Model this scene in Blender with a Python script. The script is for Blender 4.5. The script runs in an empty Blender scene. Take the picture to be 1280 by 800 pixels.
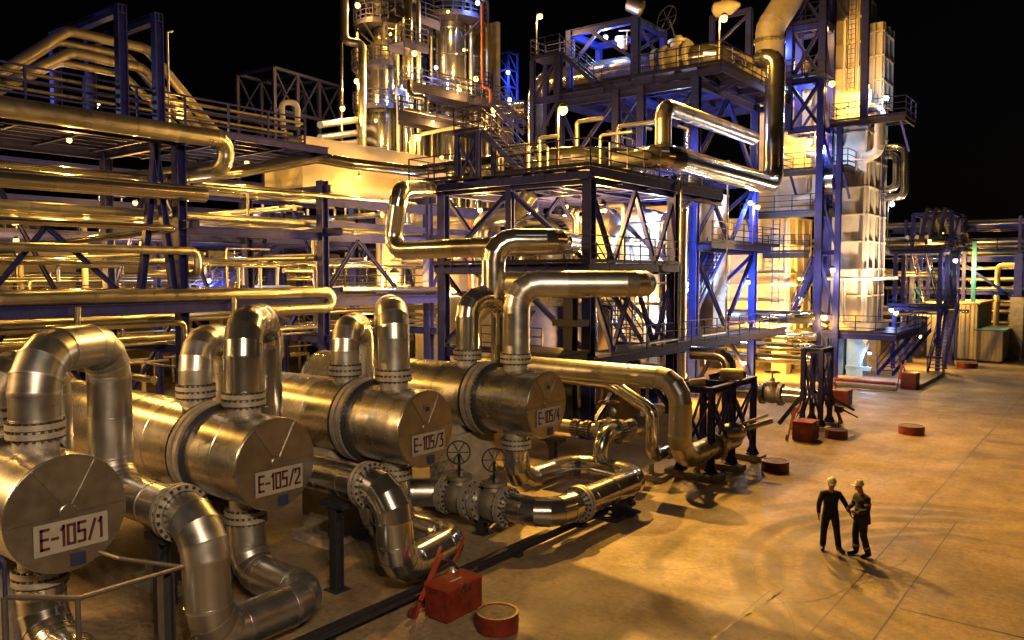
import bpy, math, random
from mathutils import Vector as V, Matrix
R = random.Random(11)
SC = bpy.context.scene
COL = SC.collection
PI = math.pi

# ------------------------------------------------------------------ camera
CAMZ, LENS = 6.6, 28.0
FPX = LENS / 36 * 1280
PIT, HEAD = math.atan(56 / FPX), math.radians(37.8)
cam = bpy.data.cameras.new('camera'); camo = bpy.data.objects.new('camera', cam); COL.objects.link(camo)
cam.lens = LENS; cam.sensor_width = 36; cam.clip_end = 2000; cam.clip_start = .05
camo.location = (0, 0, CAMZ); camo.rotation_euler = (PI / 2 - PIT, 0, HEAD)
SC.camera = camo
_h = (-math.sin(HEAD), math.cos(HEAD)); _r = (math.cos(HEAD), math.sin(HEAD))
def _ray(u, v):
    a, b = (u - 640) / FPX, (400 - v) / FPX
    f = math.cos(PIT) + b * math.sin(PIT)
    return V((_h[0] * f + _r[0] * a, _h[1] * f + _r[1] * a, -math.sin(PIT) + b * math.cos(PIT)))
# survey of the photograph: the point seen at (u, v) that lies on a known plane of the plant
def PX(u, v, c): d = _ray(u, v); t = c / d.x; return V((c, d.y * t, CAMZ + d.z * t))
def PY(u, v, c): d = _ray(u, v); t = c / d.y; return V((d.x * t, c, CAMZ + d.z * t))
def PZ(u, v, c=0): d = _ray(u, v); t = (c - CAMZ) / d.z; return V((d.x * t, d.y * t, c))

# ------------------------------------------------------------------ mesh builder
OFF = {}
def frame(d):
    d = d.normalized()
    a = V((0, 0, 1)) if abs(d.z) < .95 else V((0, 1, 0))
    x = a.cross(d).normalized()
    return x, d.cross(x).normalized(), d

class MB:
    def __init__(s): s.v = []; s.f = []; s.m = []; s.t = []; s.mi = 0
    def add(s, vs, fs, tone=None):
        o = len(s.v); s.v += [V(p) for p in vs]
        t = R.random() if tone is None else tone
        for f in fs: s.f.append([i + o for i in f]); s.m.append(s.mi); s.t.append(t)
    def obox(s, c, ax, tone=None):
        c = V(c); x, y, z = ax; P = []
        for k in (-1, 1):
            for j in (-1, 1):
                for i in (-1, 1): P.append(c + x * i + y * j + z * k)
        s.add(P, [(0, 2, 3, 1), (4, 5, 7, 6), (0, 1, 5, 4), (2, 6, 7, 3), (0, 4, 6, 2), (1, 3, 7, 5)], tone)
    def box(s, a, b, rz=0):
        a, b = V(a), V(b); c = (a + b) / 2; h = (b - a) / 2
        m = Matrix.Rotation(rz, 3, 'Z')
        s.obox(c, (m @ V((h.x, 0, 0)), m @ V((0, h.y, 0)), V((0, 0, h.z))))
        return s
    def bar(s, p, q, w, h=None, ext=0):
        p, q = V(p), V(q); h = h or w; x, y, d = frame(q - p)
        s.obox((p + q) / 2, (x * w / 2, y * h / 2, d * ((q - p).length / 2 + ext))); return s
    def ibeam(s, p, q, w, h, t=.025):
        p, q = V(p), V(q); x, y, d = frame(q - p); L = d * ((q - p).length / 2); c = (p + q) / 2
        s.obox(c, (x * (t / 2), y * (h / 2 - t), L))
        for k in (-1, 1): s.obox(c + y * (k * (h / 2 - t / 2)), (x * (w / 2), y * (t / 2), L))
        return s
    def rings(s, R_, closed=False, caps=True, n=None, tones=None):
        n = len(R_[0]); o = len(s.v)
        for r in R_: s.v += r
        for i in range(len(R_) - 1):
            t = tones[i] if tones else .5
            for j in range(n):
                k = (j + 1) % n
                s.f.append([o + i * n + j, o + i * n + k, o + (i + 1) * n + k, o + (i + 1) * n + j]); s.m.append(s.mi); s.t.append(t)
        if caps:
            s.f.append([o + j for j in range(n)][::-1]); s.f.append([o + (len(R_) - 1) * n + j for j in range(n)])
            s.m += [s.mi] * 2; s.t += [.5, .5]
    def lathe(s, p, d, prof, n=24, tones=None, caps=True):
        p = V(p); x, y, d = frame(V(d)); RR = []
        for a, r in prof:
            RR.append([p + d * a + (x * math.cos(2 * PI * j / n) + y * math.sin(2 * PI * j / n)) * r for j in range(n)])
        s.rings(RR, caps=caps, tones=tones or [.5] * len(prof)); return s
    def tube(s, pts, r, n=12, bend=None, gores=4, caps=True, seam=0, tonevar=.5):
        pts = [V(p) for p in pts]; bend = bend if bend is not None else 1.5 * r
        path = []; straight = []
        for i, p in enumerate(pts):
            if i in (0, len(pts) - 1): path.append(p); continue
            a, b = (pts[i - 1] - p), (pts[i + 1] - p)
            la, lb = a.length, b.length; a.normalize(); b.normalize()
            ang = PI - a.angle(b)
            if ang < .02: path.append(p); continue
            t = min(bend * math.tan(ang / 2), .49 * la if 0 < i - 1 else .95 * la, .49 * lb if i + 1 < len(pts) - 1 else .95 * lb)
            rad = t / math.tan(ang / 2)
            c = p + (a + b).normalized() * (rad / math.cos(ang / 2))
            s0, s1 = p + a * t, p + b * t
            g = max(1, round(gores * ang / (PI / 2)))
            v0 = s0 - c; axis = v0.cross(s1 - c).normalized()
            for k in range(g + 1): path.append(c + Matrix.Rotation(ang * k / g, 3, axis) @ v0)
        q = [path[0]]
        for p in path[1:]:
            if (p - q[-1]).length > 1e-4: q.append(p)
        path = q
        d0 = (path[1] - path[0]).normalized(); x, y, _ = frame(d0); RR = []
        prev = d0
        for i, p in enumerate(path):
            din = (p - path[i - 1]).normalized() if i else d0
            dout = (path[i + 1] - p).normalized() if i < len(path) - 1 else din
            tg = (din + dout).normalized()
            ring = []
            for j in range(n):
                o = x * math.cos(2 * PI * j / n) + y * math.sin(2 * PI * j / n)
                o = o * r
                # slide along din onto the mitre plane
                o = o - din * (o.dot(tg) / max(.2, din.dot(tg)))
                ring.append(p + o)
            RR.append(ring)
            ax = din.cross(dout)
            if ax.length > 1e-5:
                m = Matrix.Rotation(din.angle(dout), 3, ax.normalized()); x = m @ x; y = m @ y
        tones = [min(1, max(0, .5 + tonevar * (R.random() - .5) * 2)) for _ in path]
        if r > .28:
            for i in range(1, len(path) - 1):
                d0_, d1_ = (path[i] - path[i - 1]).normalized(), (path[i + 1] - path[i]).normalized()
                k_ = 1 + .011 / r; w = .022; c = path[i]
                if d0_.angle(d1_) > .05: s.rings([[c + (q - c) * k_ - d0_ * w for q in RR[i]], [c + (q - c) * k_ for q in RR[i]], [c + (q - c) * k_ + d1_ * w for q in RR[i]]], caps=False, tones=[.9, .9, .9])
        # cut straights into cladding sheets, each with its own tone and a lap seam
        if seam:
            R2, T2 = [], []
            for i in range(len(RR) - 1):
                L = (path[i + 1] - path[i]).length; k = max(1, round(L / seam))
                for a in range(k):
                    R2.append([RR[i][j].lerp(RR[i + 1][j], a / k) for j in range(n)]); T2.append(min(1, max(0, .5 + tonevar * (R.random() - .5) * 2)))
                if L > seam * .4:
                    d = (path[i + 1] - path[i]).normalized()
                    for a in range(0, k + 1):
                        c = path[i].lerp(path[i + 1], a / k)
                        w = max(.012, r * .055); hb = .004 + r * .018
                        s.lathe(c - d * w, d, [(0, r * .995), (.002, r + hb), (2 * w - .002, r + hb), (2 * w, r * .995)], n, [.5] * 4, caps=False)
            R2.append(RR[-1]); RR, tones = R2, T2 + [.5]
        if r > .28:
            for i in range(len(RR) - 1): s.rings([RR[i], RR[i + 1]], caps=False, tones=[tones[i]])
            if caps:
                for Q in (RR[0][::-1], RR[-1]): s.add(Q, [tuple(range(n))], .5)
        else: s.rings(RR, caps=caps, tones=tones)
        return s
    def flange(s, p, d, r, w=.09, gap=.04, n=24, nb=16, bolt=.035, matbolt=1):
        """a bolted pair of flange plates centred on p"""
        p = V(p); x, y, d = frame(V(d))
        for k in (-1, 1):
            a = gap / 2 if k > 0 else -gap / 2 - w
            s.lathe(p + d * a, d, [(0, r * .6), (0, r), (w, r), (w, r * .6)], n, caps=False)
        s.lathe(p - d * gap / 2, d, [(0, r * .9), (gap, r * .9)], n, caps=False)
        m = s.mi; s.mi = matbolt
        for j in range(nb):
            a = 2 * PI * (j + .5) / nb; o = (x * math.cos(a) + y * math.sin(a)) * (r * .92)
            L = w + gap / 2 + bolt * .9
            tx = (x * -math.sin(a) + y * math.cos(a)); rr = (x * math.cos(a) + y * math.sin(a))
            s.obox(p + o, (tx * bolt * .6, rr * bolt * .6, d * L))
        s.mi = m; return s
    def build(s, name, mats, parent=None, smooth=40, loc=None):
        me = bpy.data.meshes.new(name)
        if parent is not None: off = OFF[parent.name]
        elif loc is not None: off = V(loc)
        else:
            xs = [p.x for p in s.v]; ys = [p.y for p in s.v]; zs = [p.z for p in s.v]
            off = V(((min(xs) + max(xs)) / 2, (min(ys) + max(ys)) / 2, min(zs)))
        me.from_pydata([tuple(p - off) for p in s.v], [], s.f)
        if not isinstance(mats, (list, tuple)): mats = [mats]
        for m in mats: me.materials.append(m)
        me.polygons.foreach_set('material_index', s.m)
        at = me.attributes.new('tone', 'FLOAT', 'FACE'); at.data.foreach_set('value', s.t)
        if smooth:
            me.polygons.foreach_set('use_smooth', [True] * len(me.polygons)); me.update()
            me.set_sharp_from_angle(angle=math.radians(smooth))
        me.validate(); me.update()
        o = bpy.data.objects.new(name, me); COL.objects.link(o)
        if parent is not None: o.parent = parent
        else: o.location = off
        OFF[o.name] = off
        return o

def tag(o, label=None, cat=None, group=None, kind=None):
    if label: o['label'] = label
    if cat: o['category'] = cat
    if group: o['group'] = group
    if kind: o['kind'] = kind
    return o
def thing(name, label, cat, loc, group=None):
    o = bpy.data.objects.new(name, None); COL.objects.link(o); o.location = loc; o.empty_display_size = .2
    OFF[o.name] = V(loc); return tag(o, label, cat, group)

# ------------------------------------------------------------------ materials
def mat(name, col, rough=.5, metal=0, var=.25, scale=2.0, bump=0, bscale=8, dirt=None, tone=0, rvar=.1, spec=None):
    m = bpy.data.materials.new(name); m.use_nodes = True; nt = m.node_tree; N, L = nt.nodes, nt.links
    b = N['Principled BSDF']; b.inputs['Metallic'].default_value = metal; b.inputs['Roughness'].default_value = rough
    tc = N.new('ShaderNodeTexCoord')
    nz = N.new('ShaderNodeTexNoise'); nz.inputs['Scale'].default_value = scale; nz.inputs['Detail'].default_value = 6; nz.inputs['Roughness'].default_value = .65
    L.new(tc.outputs['Object'], nz.inputs['Vector'])
    rp = N.new('ShaderNodeValToRGB'); e = rp.color_ramp.elements
    c = V(col); e[0].position = .3; e[1].position = .72
    lo = V(dirt) if dirt else c * (1 - var)
    e[0].color = (*lo, 1); e[1].color = (*[min(1, x) for x in c * (1 + var * .4)], 1)
    L.new(nz.outputs['Fac'], rp.inputs['Fac']); out = rp.outputs['Color']
    rsrc = None
    if tone:
        at = N.new('ShaderNodeAttribute'); at.attribute_name = 'tone'
        mr = N.new('ShaderNodeMapRange'); mr.inputs['To Min'].default_value = 1 - tone; mr.inputs['To Max'].default_value = 1 + tone * .3
        L.new(at.outputs['Fac'], mr.inputs['Value'])
        mx = N.new('ShaderNodeMix'); mx.data_type = 'RGBA'; mx.blend_type = 'MULTIPLY'; mx.inputs[0].default_value = 1
        L.new(out, mx.inputs[6]); L.new(mr.outputs['Result'], mx.inputs[7]); out = mx.outputs[2]
    if spec is not None: b.inputs['Specular IOR Level'].default_value = spec
    L.new(out, b.inputs['Base Color'])
    if rvar:
        n2 = N.new('ShaderNodeTexNoise'); n2.inputs['Scale'].default_value = scale * 2.3; n2.inputs['Detail'].default_value = 5
        L.new(tc.outputs['Object'], n2.inputs['Vector'])
        mr = N.new('ShaderNodeMapRange'); mr.inputs['From Min'].default_value = .3; mr.inputs['From Max'].default_value = .7
        mr.inputs['To Min'].default_value = max(.05, rough - rvar); mr.inputs['To Max'].default_value = min(1, rough + rvar)
        L.new(n2.outputs['Fac'], mr.inputs['Value']); L.new(mr.outputs['Result'], b.inputs['Roughness'])
    if bump:
        n3 = N.new('ShaderNodeTexNoise'); n3.inputs['Scale'].default_value = bscale; n3.inputs['Detail'].default_value = 3
        L.new(tc.outputs['Object'], n3.inputs['Vector'])
        bp = N.new('ShaderNodeBump'); bp.inputs['Strength'].default_value = bump; bp.inputs['Distance'].default_value = .05
        L.new(n3.outputs['Fac'], bp.inputs['Height']); L.new(bp.outputs['Normal'], b.inputs['Normal'])
    return m
def emis(name, col, s):
    m = bpy.data.materials.new(name); m.use_nodes = True; b = m.node_tree.nodes['Principled BSDF']
    b.inputs['Base Color'].default_value = (*col, 1); b.inputs['Emission Color'].default_value = (*col, 1); b.inputs['Emission Strength'].default_value = s
    return m
M = {}
M['clad'] = mat('stainless_cladding', (.64, .645, .645), .175, .96, .06, 1.2, bump=.02, bscale=1.2, tone=.26, rvar=.03)
M['clad2'] = mat('dulled_cladding', (.54, .545, .55), .33, .94, .12, 1.5, bump=.04, bscale=1.6, tone=.30, rvar=.06)
M['shell'] = mat('exchanger_cladding', (.55, .545, .53), .27, .94, .07, 1.0, bump=.13, bscale=1.3, tone=.16, rvar=.04)
M['cover'] = mat('end_cover_sheet', (.36, .345, .32), .34, .93, .3, 2.2, bump=.08, bscale=2.0, tone=.22, rvar=.06)
M['galv'] = mat('galvanised_pipe', (.46, .465, .46), .36, .9, .08, 2, tone=.25, rvar=.03)
M['dull'] = mat('weathered_cladding', (.30, .275, .235), .5, .75, .12, 2, tone=.25, rvar=.05)
M['flange'] = mat('grey_flange', (.36, .34, .31), .5, .45, .35, 6, bump=.1, bscale=30)
M['bolt'] = mat('dark_bolts', (.06, .055, .05), .5, .6, .3, 8)
M['steel'] = mat('indigo_steel_paint', (.034, .042, .25), .5, .0, .35, 2.5, bump=.05, bscale=20, tone=.25, spec=.18)
M['steelb'] = mat('blue_steel_paint', (.028, .045, .40), .40, .0, .3, 2.5, tone=.2, spec=.18)
M['rail'] = mat('railing_paint', (.018, .02, .075), .5, .0, .3, 5, spec=.18)
M['deck'] = mat('deck_grating', (.030, .030, .075), .6, .3, .4, 3, bump=.2, bscale=40, spec=.18)
M['black'] = mat('black_steel', (.025, .025, .035), .5, .2, .3, 5)
M['cream'] = mat('cream_panel', (.54, .50, .42), .5, .0, .25, 1.0, bump=.08, bscale=4, tone=.12)
M['creamrib'] = mat('pale_corrugated_sheet', (.44, .40, .32), .5, .1, .3, 1.2, tone=.25)
M['conc'] = mat('precast_concrete', (.33, .30, .25), .85, 0, .4, 2.5, bump=.25, bscale=14)
M['brick'] = mat('ochre_render', (.50, .30, .09), .85, 0, .3, 2, bump=.2, bscale=10)
M['red'] = mat('red_paint', (.15, .018, .009), .45, 0, .6, 4, bump=.1, bscale=15, tone=.1)
M['orange'] = mat('orange_red_paint', (.27, .034, .012), .45, 0, .4, 5)
M['lid'] = mat('lid_top', (.15, .11, .07), .8, 0, .5, 6, bump=.2, bscale=20)
M['plate'] = mat('white_plate', (.26, .245, .225), .5, 0, .2, 4)
M['letter'] = mat('maroon_lettering', (.05, .007, .007), .6, 0, .2, 5)
M['tagm'] = mat('dark_blue_tag', (.02, .03, .09), .4, .1, .3, 8)
M['white'] = mat('white_paint', (.55, .51, .44), .45, 0, .25, 3)
M['teal_tint'] = mat('turquoise_cyan_lit', (.04, .20, .24), .45, 0, .3, 3)  # carries the cyan lamplight of the far column and brace as base colour
M['bluelit'] = mat('blue_lamplight_tint', (.25, .42, .55), .5, 0, .25, 2)  # blue lamplight on the front piers and bracket, put into the colour
M['railgrey'] = mat('worn_grey_rail', (.10, .09, .085), .45, .5, .4, 6)
M['rust'] = mat('rusty_red_pipe', (.20, .05, .025), .6, .1, .4, 4)
M['cloth'] = mat('navy_workwear', (.016, .019, .034), .85, 0, .4, 6, bump=.3, bscale=12)
M['jean'] = mat('grey_blue_workwear', (.035, .04, .06), .85, 0, .4, 6, bump=.3, bscale=12)
M['skin'] = mat('skin', (.42, .24, .15), .55, 0, .15, 8)
M['helmet'] = mat('white_helmet', (.82, .80, .74), .35, 0, .08, 5)
M['boot'] = mat('black_boots', (.012, .011, .01), .5, 0, .3, 5)
M['stripe'] = mat('reflective_stripe', (.42, .42, .40), .35, .3, .1, 8)
SOD = (1.0, .485, .075); MER = (.50, .66, 1.0); WHT = (1.0, .69, .40); ORG = (1.0, .37, .08); YEL = (1.0, .53, .17); CYN = (.35, .95, .95)
E_ = {'s': emis('sodium_bulb', (1, .62, .16), 3), 'm': emis('mercury_bulb', (.60, .76, 1), 3), 'y': emis('yellow_bulb', (1, .7, .25), 4), 'o': emis('orange_bulb', (1, .5, .12), 5), 'w': emis('warm_bulb', (1, .80, .5), 5), 'c': emis('cyan_tube', (.3, 1, 1), 3)}
LC = {'s': SOD, 'm': MER, 'w': WHT, 'o': ORG, 'y': YEL, 'c': CYN}

# ------------------------------------------------------------------ shared builders
def single(mb, name, mats, label, cat, group=None, kind=None, smooth=40):
    return tag(mb.build(name, mats, smooth=smooth), label, cat, group, kind)
def pipe(label, pts, r, m='clad', n=None, bend=None, gores=4, seam=1.0, flanges=(), name='insulated_pipe', group=None, fr=1.28, sm=None):
    if m == 'clad' and r < .5 and len(label) % 3 == 0: m = 'clad2'
    n = n or (32 if r > .28 else 18 if r > .14 else 10)
    sm = sm or (13 if n == 32 else 40)
    a = MB(); a.tube(pts, r, n, bend if bend is not None else max(1.55 * r, .12), gores, seam=seam)
    if not flanges: return single(a, name, M[m], label, 'pipe', group, smooth=sm)
    t = thing(name, label, 'pipe', pts[0], group)
    a.build('cladding', M[m], t, smooth=sm)
    for p, d in flanges:
        b = MB(); b.flange(p, d, r * fr, .08, .05, 28, 20, .04); b.build('flange', [M['flange'], M['bolt']], t)
    return t
def rail_mb(b, pts, h=1.1, step=1.3, r=.022, mids=2, kick=True):
    pts = [V(p) for p in pts]; up = V((0, 0, 1))
    for i in range(len(pts) - 1):
        p, q = pts[i], pts[i + 1]; L = (q - p).length; k = max(1, round(L / step))
        for a in range(k + 1 if i == len(pts) - 2 else k):
            c = p.lerp(q, a / k); b.bar(c, c + up * h, r * 2.2)
        for z in [h] + [h * (j + 1) / (mids + 1) for j in range(mids)]:
            b.bar(p + up * z, q + up * z, r * 2)
        if kick: b.bar(p + up * .08, q + up * .08, .012, .14)
    return b
def railing(parent, pts, m='rail', h=1.1, step=1.3, r=.022, mids=2, name='railing'):
    return rail_mb(MB(), pts, h, step, r, mids).build(name, M[m], parent, smooth=0)
def stair_mb(b, p, q, w, side, rails=True):
    """flight from low point p to high point q, width w along vector side"""
    p, q = V(p), V(q); side = V(side).normalized() * w; n = max(3, round((q.z - p.z) / .22)); up = V((0, 0, 1))
    for s in (V((0, 0, 0)), side):
        b.bar(p + s, q + s, .05, .26)
        if rails:
            for hh in (.55, 1.0): b.bar(p + s + up * hh, q + s + up * hh, .045)
            for k in range(0, n + 1, 4): c = p.lerp(q, k / n) + s; b.bar(c, c + up, .045)
    d = (q - p); d.z = 0; d = d.normalized() * .26
    for k in range(1, n):
        c = p.lerp(q, k / n) + side / 2; b.obox(c, (d / 2, side / 2, up * .02))
    return b
def handwheel_mb(b, c, d, r, stem=.5):
    c = V(c); x, y, d = frame(V(d)); ring = [c + (x * math.cos(a * PI / 10) + y * math.sin(a * PI / 10)) * r for a in range(21)]
    b.tube(ring, .022, 6, 0.0, 1)
    for k in range(3):
        a = k * PI / 3; o = (x * math.cos(a) + y * math.sin(a)) * r; b.bar(c - o, c + o, .022)
    b.tube([c + d * .05, c - d * stem], .03, 8); return b
def valve(label, p, d, r, up=(0, 0, 1), wheel=.38, stem=.75, wd=None, group=None, m='flange'):
    """gate valve on a pipe at p running along d"""
    p, d, up = V(p), V(d).normalized(), V(up).normalized()
    t = thing('gate_valve', label, 'valve', p, group)
    b = MB(); b.lathe(p - d * r * 1.0, d, [(0, r), (r * .35, r * 1.05), (r * .6, r * 1.2), (r * 1.4, r * 1.2), (r * 1.65, r * 1.05), (r * 2.0, r)], 24)
    b.lathe(p, up, [(0, r * .9), (r * 1.3, r * .7), (r * 1.35, r * .95), (r * 1.6, r * .95), (r * 1.6, r * .4), (r * 2.0, r * .3)], 18)
    b.build('valve_body', M[m], t)
    for k in (-1, 1):
        f = MB(); f.flange(p + d * (k * (r * 1.0 + .06)), d, r * 1.4, .06, .03, 24, 14, .035); f.build('flange', [M['flange'], M['bolt']], t)
    w = MB(); handwheel_mb(w, p + up * stem + (V(wd) if wd else V((0, 0, 0))), wd or up, wheel, .3); hd_ = (V(wd) if wd else up).normalized(); w.bar(p + up * r, p + up * stem + (V(wd) if wd else V((0, 0, 0))) - hd_ * .28, .07); w.build('handwheel', M['black'], t)
    return t

LAMPS = []
def lamp(p, k, label, W, base=None, size=.13, group=None, arm=None, soft=.12, aim=None):
    """lamp with housing and glowing bulb; base = foot of its pole, arm = point of the wall or beam it hangs from"""
    p = V(p); nm = 'lamp_post' if base is not None else 'work_lamp'
    t = thing(nm, label, 'lamp', base if base is not None else p, group)
    h = MB(); h.lathe(p + V((0, 0, size * .55)), (0, 0, 1), [(0, size * .85), (size * .3, size * .9), (size * .6, size * .55), (size * .8, size * .2)], 12); h.build('lamp_housing', M['black'], t)
    b = MB(); b.lathe(p - V((0, 0, size)), (0, 0, 1), [(0, size * .35), (size * .3, size * .8), (size * .9, size), (size * 1.5, size * .8)], 12); b.build('bulb', E_[k], t)
    if base is not None:
        q = MB(); base = V(base); top = V((base.x, base.y, p.z + .15))
        q.tube([base, top, p + V((0, 0, .2))], .035, 8, .1); q.build('pole', M['galv'], t)
    elif arm is not None:
        q = MB(); q.tube([V(arm), V((V(arm).x, V(arm).y, p.z + size * 1.5)), p + V((0, 0, size * 1.3))], .025, 6, .05); q.build('bracket', M['rail'], t)
    l = bpy.data.lights.new('lamp_light', 'SPOT' if aim else 'POINT'); l.energy = W; l.color = LC[k]; l.shadow_soft_size = soft
    lo = bpy.data.objects.new('lamp_light', l); COL.objects.link(lo); lo.parent = t; lo.location = p - V((0, 0, size * 1.0 + soft + .04)) - OFF[t.name]
    if aim: l.spot_size = math.radians(105); l.spot_blend = .8; dd = (V(aim) - p).normalized(); lo.location = p + dd * (size + soft + .05) - OFF[t.name]; lo.rotation_euler = dd.to_track_quat('-Z', 'Y').to_euler()
    if aim:   # the lantern also spills light round its own pole
        l2 = bpy.data.lights.new('lamp_light', 'POINT'); l2.energy = W * .09; l2.color = LC[k]; l2.shadow_soft_size = soft
        lo2 = bpy.data.objects.new('lamp_light', l2); COL.objects.link(lo2); lo2.parent = t; lo2.location = p - V((0, 0, size + soft + .04)) - OFF[t.name]
    LAMPS.append(t); return t
# ================================================================== heat exchangers
FACE = [V((-12.7, 5.3, 2.97)), V((-12.95, 9.25, 2.95)), V((-12.75, 13.2, 3.05)), V((-12.2, 17.25, 3.15))]
GL = {'E': [(0, 0, 0, 1), (0, 1, .8, 1), (0, .5, .7, .5), (0, 0, .8, 0)], '-': [(0, .45, .6, .45)], '1': [(.35, 0, .35, 1), (.35, 1, .12, .85)],
      '0': [(0, .12, 0, .88), (.8, .12, .8, .88), (.0, 1, .8, 1), (.0, 0, .8, 0)], '5': [(.8, 1, 0, 1), (0, 1, 0, .55), (0, .55, .7, .55), (.75, .5, .75, .1), (.7, 0, 0, 0)],
      '/': [(0, 0, .75, 1)], '2': [(0, .8, 0, .9), (0, 1, .75, 1), (.78, .95, .78, .6), (.78, .58, 0, .08), (0, 0, .85, 0)],
      '3': [(0, 1, .8, 1), (.8, 1, .35, .58), (.35, .56, .8, .5), (.82, .5, .82, .1), (.8, 0, 0, 0)], '4': [(.62, 0, .62, 1), (.62, 1, 0, .35), (0, .33, .9, .33)]}
def lettering(txt, x, y, z, h, parent):
    b = MB(); adv = {'1': .85, '-': .98, '/': 1.15}; s = h; cw = .42
    W = sum(adv.get(c, 1.28) for c in txt) * s * cw; u = y - W / 2
    for c in txt:
        for (a0, b0, a1, b1) in GL[c]:
            p, q = V((x, u + a0 * s * cw, z + b0 * s)), V((x, u + a1 * s * cw, z + b1 * s))
            d = (q - p).normalized(); nrm = V((0, -d.z, d.y)); t = s * .072
            b.obox((p + q) / 2, (V((.003, 0, 0)), nrm * t, d * ((q - p).length / 2 + t)))
        u += adv.get(c, 1.28) * s * cw
    return b.build('lettering', M['letter'], parent, smooth=0)
D = V((-1, 0, 0)); UP = V((0, 0, 1)); DN = -UP
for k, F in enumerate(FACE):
    r = .9
    t = thing('heat_exchanger', 'horizontal stainless heat exchanger with end cover lettered E-105/%d' % (k + 1), 'heat exchanger', (F.x - 3, F.y, F.z - r), 'row of heat exchangers')
    a = MB(); a.lathe(F, D, [(0, r * .96), (0, r), (.02, r + .006), (.05, r + .006), (.055, r), (.9, r), (.905, r + .007), (.95, r + .007), (.955, r), (1.78, r), (1.8, r * .9)], 56, [R.random() for _ in range(11)]); a.build('channel', M['shell'], t, smooth=30)
    c = MB(); c.lathe(F, -D, [(0, r * .985), (.010, r * .985)], 56, [.5, .5])
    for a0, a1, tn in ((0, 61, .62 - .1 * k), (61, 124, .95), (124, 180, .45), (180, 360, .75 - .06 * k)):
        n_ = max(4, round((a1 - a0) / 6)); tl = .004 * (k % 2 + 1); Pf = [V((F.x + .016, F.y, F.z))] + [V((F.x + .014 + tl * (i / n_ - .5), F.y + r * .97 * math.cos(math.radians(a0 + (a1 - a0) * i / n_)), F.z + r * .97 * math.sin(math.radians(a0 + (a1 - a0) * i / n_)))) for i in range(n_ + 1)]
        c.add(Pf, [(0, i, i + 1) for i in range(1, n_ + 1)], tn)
    for i in range(28):
        a_ = 2 * PI * i / 28; q_ = V((F.x + .014, F.y + r * .94 * math.cos(a_), F.z + r * .94 * math.sin(a_))); c.lathe(q_, -D, [(0, .016), (.01, .012)], 6)
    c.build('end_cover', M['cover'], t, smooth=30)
    s = MB(); fx = F.x + .024
    def seam(y0, z0, y1, z1): s.bar((fx, F.y + y0, F.z + z0), (fx, F.y + y1, F.z + z1), .012, .016)
    seam(-.85, -.04, .85, .02); seam(-.05, .1, -.48, .72); seam(.05, .1, .42, .76)
    s.lathe((fx - .01, F.y, F.z + .02), -D, [(0, .13), (.02, .13), (.026, .12)], 20)
    if k >= 2: s.box((fx - .01, F.y - .1, F.z + .36), (fx + .02, F.y + .1, F.z + .58))
    s.build('cover_seam', M['cover'], t, smooth=30)
    n = MB(); n.box((fx + .004, F.y - .50, F.z - .56), (fx + .018, F.y + .58, F.z - .08)); pl = n.build('nameplate', M['plate'], t, smooth=0)
    lettering('E-105/%d' % (k + 1), fx + .021, F.y + .07, F.z - .46, .29, pl)
    n = MB(); n.box((fx + .002, F.y + .02, F.z - .83), (fx + .014, F.y + .24, F.z - .64)); n.build('data_tag', M['tagm'], t, smooth=0)
    if k >= 2:
        n = MB(); n.box((fx + .012, F.y - .06, F.z + .42), (fx + .03, F.y + .06, F.z + .52)); n.build('inspection_port', M['black'], t, smooth=0)
    f = MB(); f.flange(F + D * 2.05, D, r + .12, .13, .07, 56, 48, .045); f.build('girth_flange', [M['flange'], M['bolt']], t, smooth=30)
    b = MB(); b.lathe(F + D * 1.79, D, [(0, r * .9), (0, r + .1), (.025, r + .1), (.025, r * .9)], 56, caps=False); b.lathe(F + D * 2.29, D, [(0, r * .9), (0, r + .1), (.025, r + .1), (.025, r * .9)], 56, caps=False); b.build('flange_shade_ring', M['black'], t, smooth=30)  # black rings painting in the shade either side of the girth flange
    prof = [(2.3, r * .9)]
    x = 2.3
    while x < 9.2: prof += [(x + .01, r + .02), (x + 1.13, r + .02), (x + 1.135, r + .028), (x + 1.16, r + .028)]; x += 1.16
    prof += [(x + .3, r * .8), (x + .5, .1)]
    b = MB(); b.lathe(F, D, prof, 56, [R.random() for _ in prof]); b.build('shell', M['shell'], t, smooth=30)
    for off, rr in ((1.05, .36), (2.8, .34)):
        b = MB(); p = F + D * off + UP * .82
        b.lathe(p, UP, [(0, rr * .93), (.5, rr * .93)], 28, caps=False); b.flange(p + UP * .36, UP, rr + .07, .09, .05, 32, 22, .04); b.build('nozzle', [M['flange'], M['bolt']], t)
    b = MB(); p = F + D * 1.05 + DN * .82
    b.lathe(p, DN, [(0, .32), (.55, .32)], 28, caps=False); b.flange(p + DN * .36, DN, .42, .09, .05, 32, 22, .04); b.build('nozzle', [M['flange'], M['bolt']], t)
    # concrete pier
    b = MB(); x0 = F.x - 3.0; b.box((x0 - .5, F.y - .85, 0), (x0 + .5, F.y + .85, F.z - r - .12)); b.box((x0 - .7, F.y - 1.05, 0), (x0 + .7, F.y + 1.05, .22)); b.box((x0 - .35, F.y - .7, F.z - r - .12), (x0 + .35, F.y + .7, F.z - r + .12))
    single(b, 'concrete_pier', M['conc'], 'concrete pier carrying the exchanger lettered E-105/%d' % (k + 1), 'pier', 'exchanger piers', smooth=0)

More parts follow.
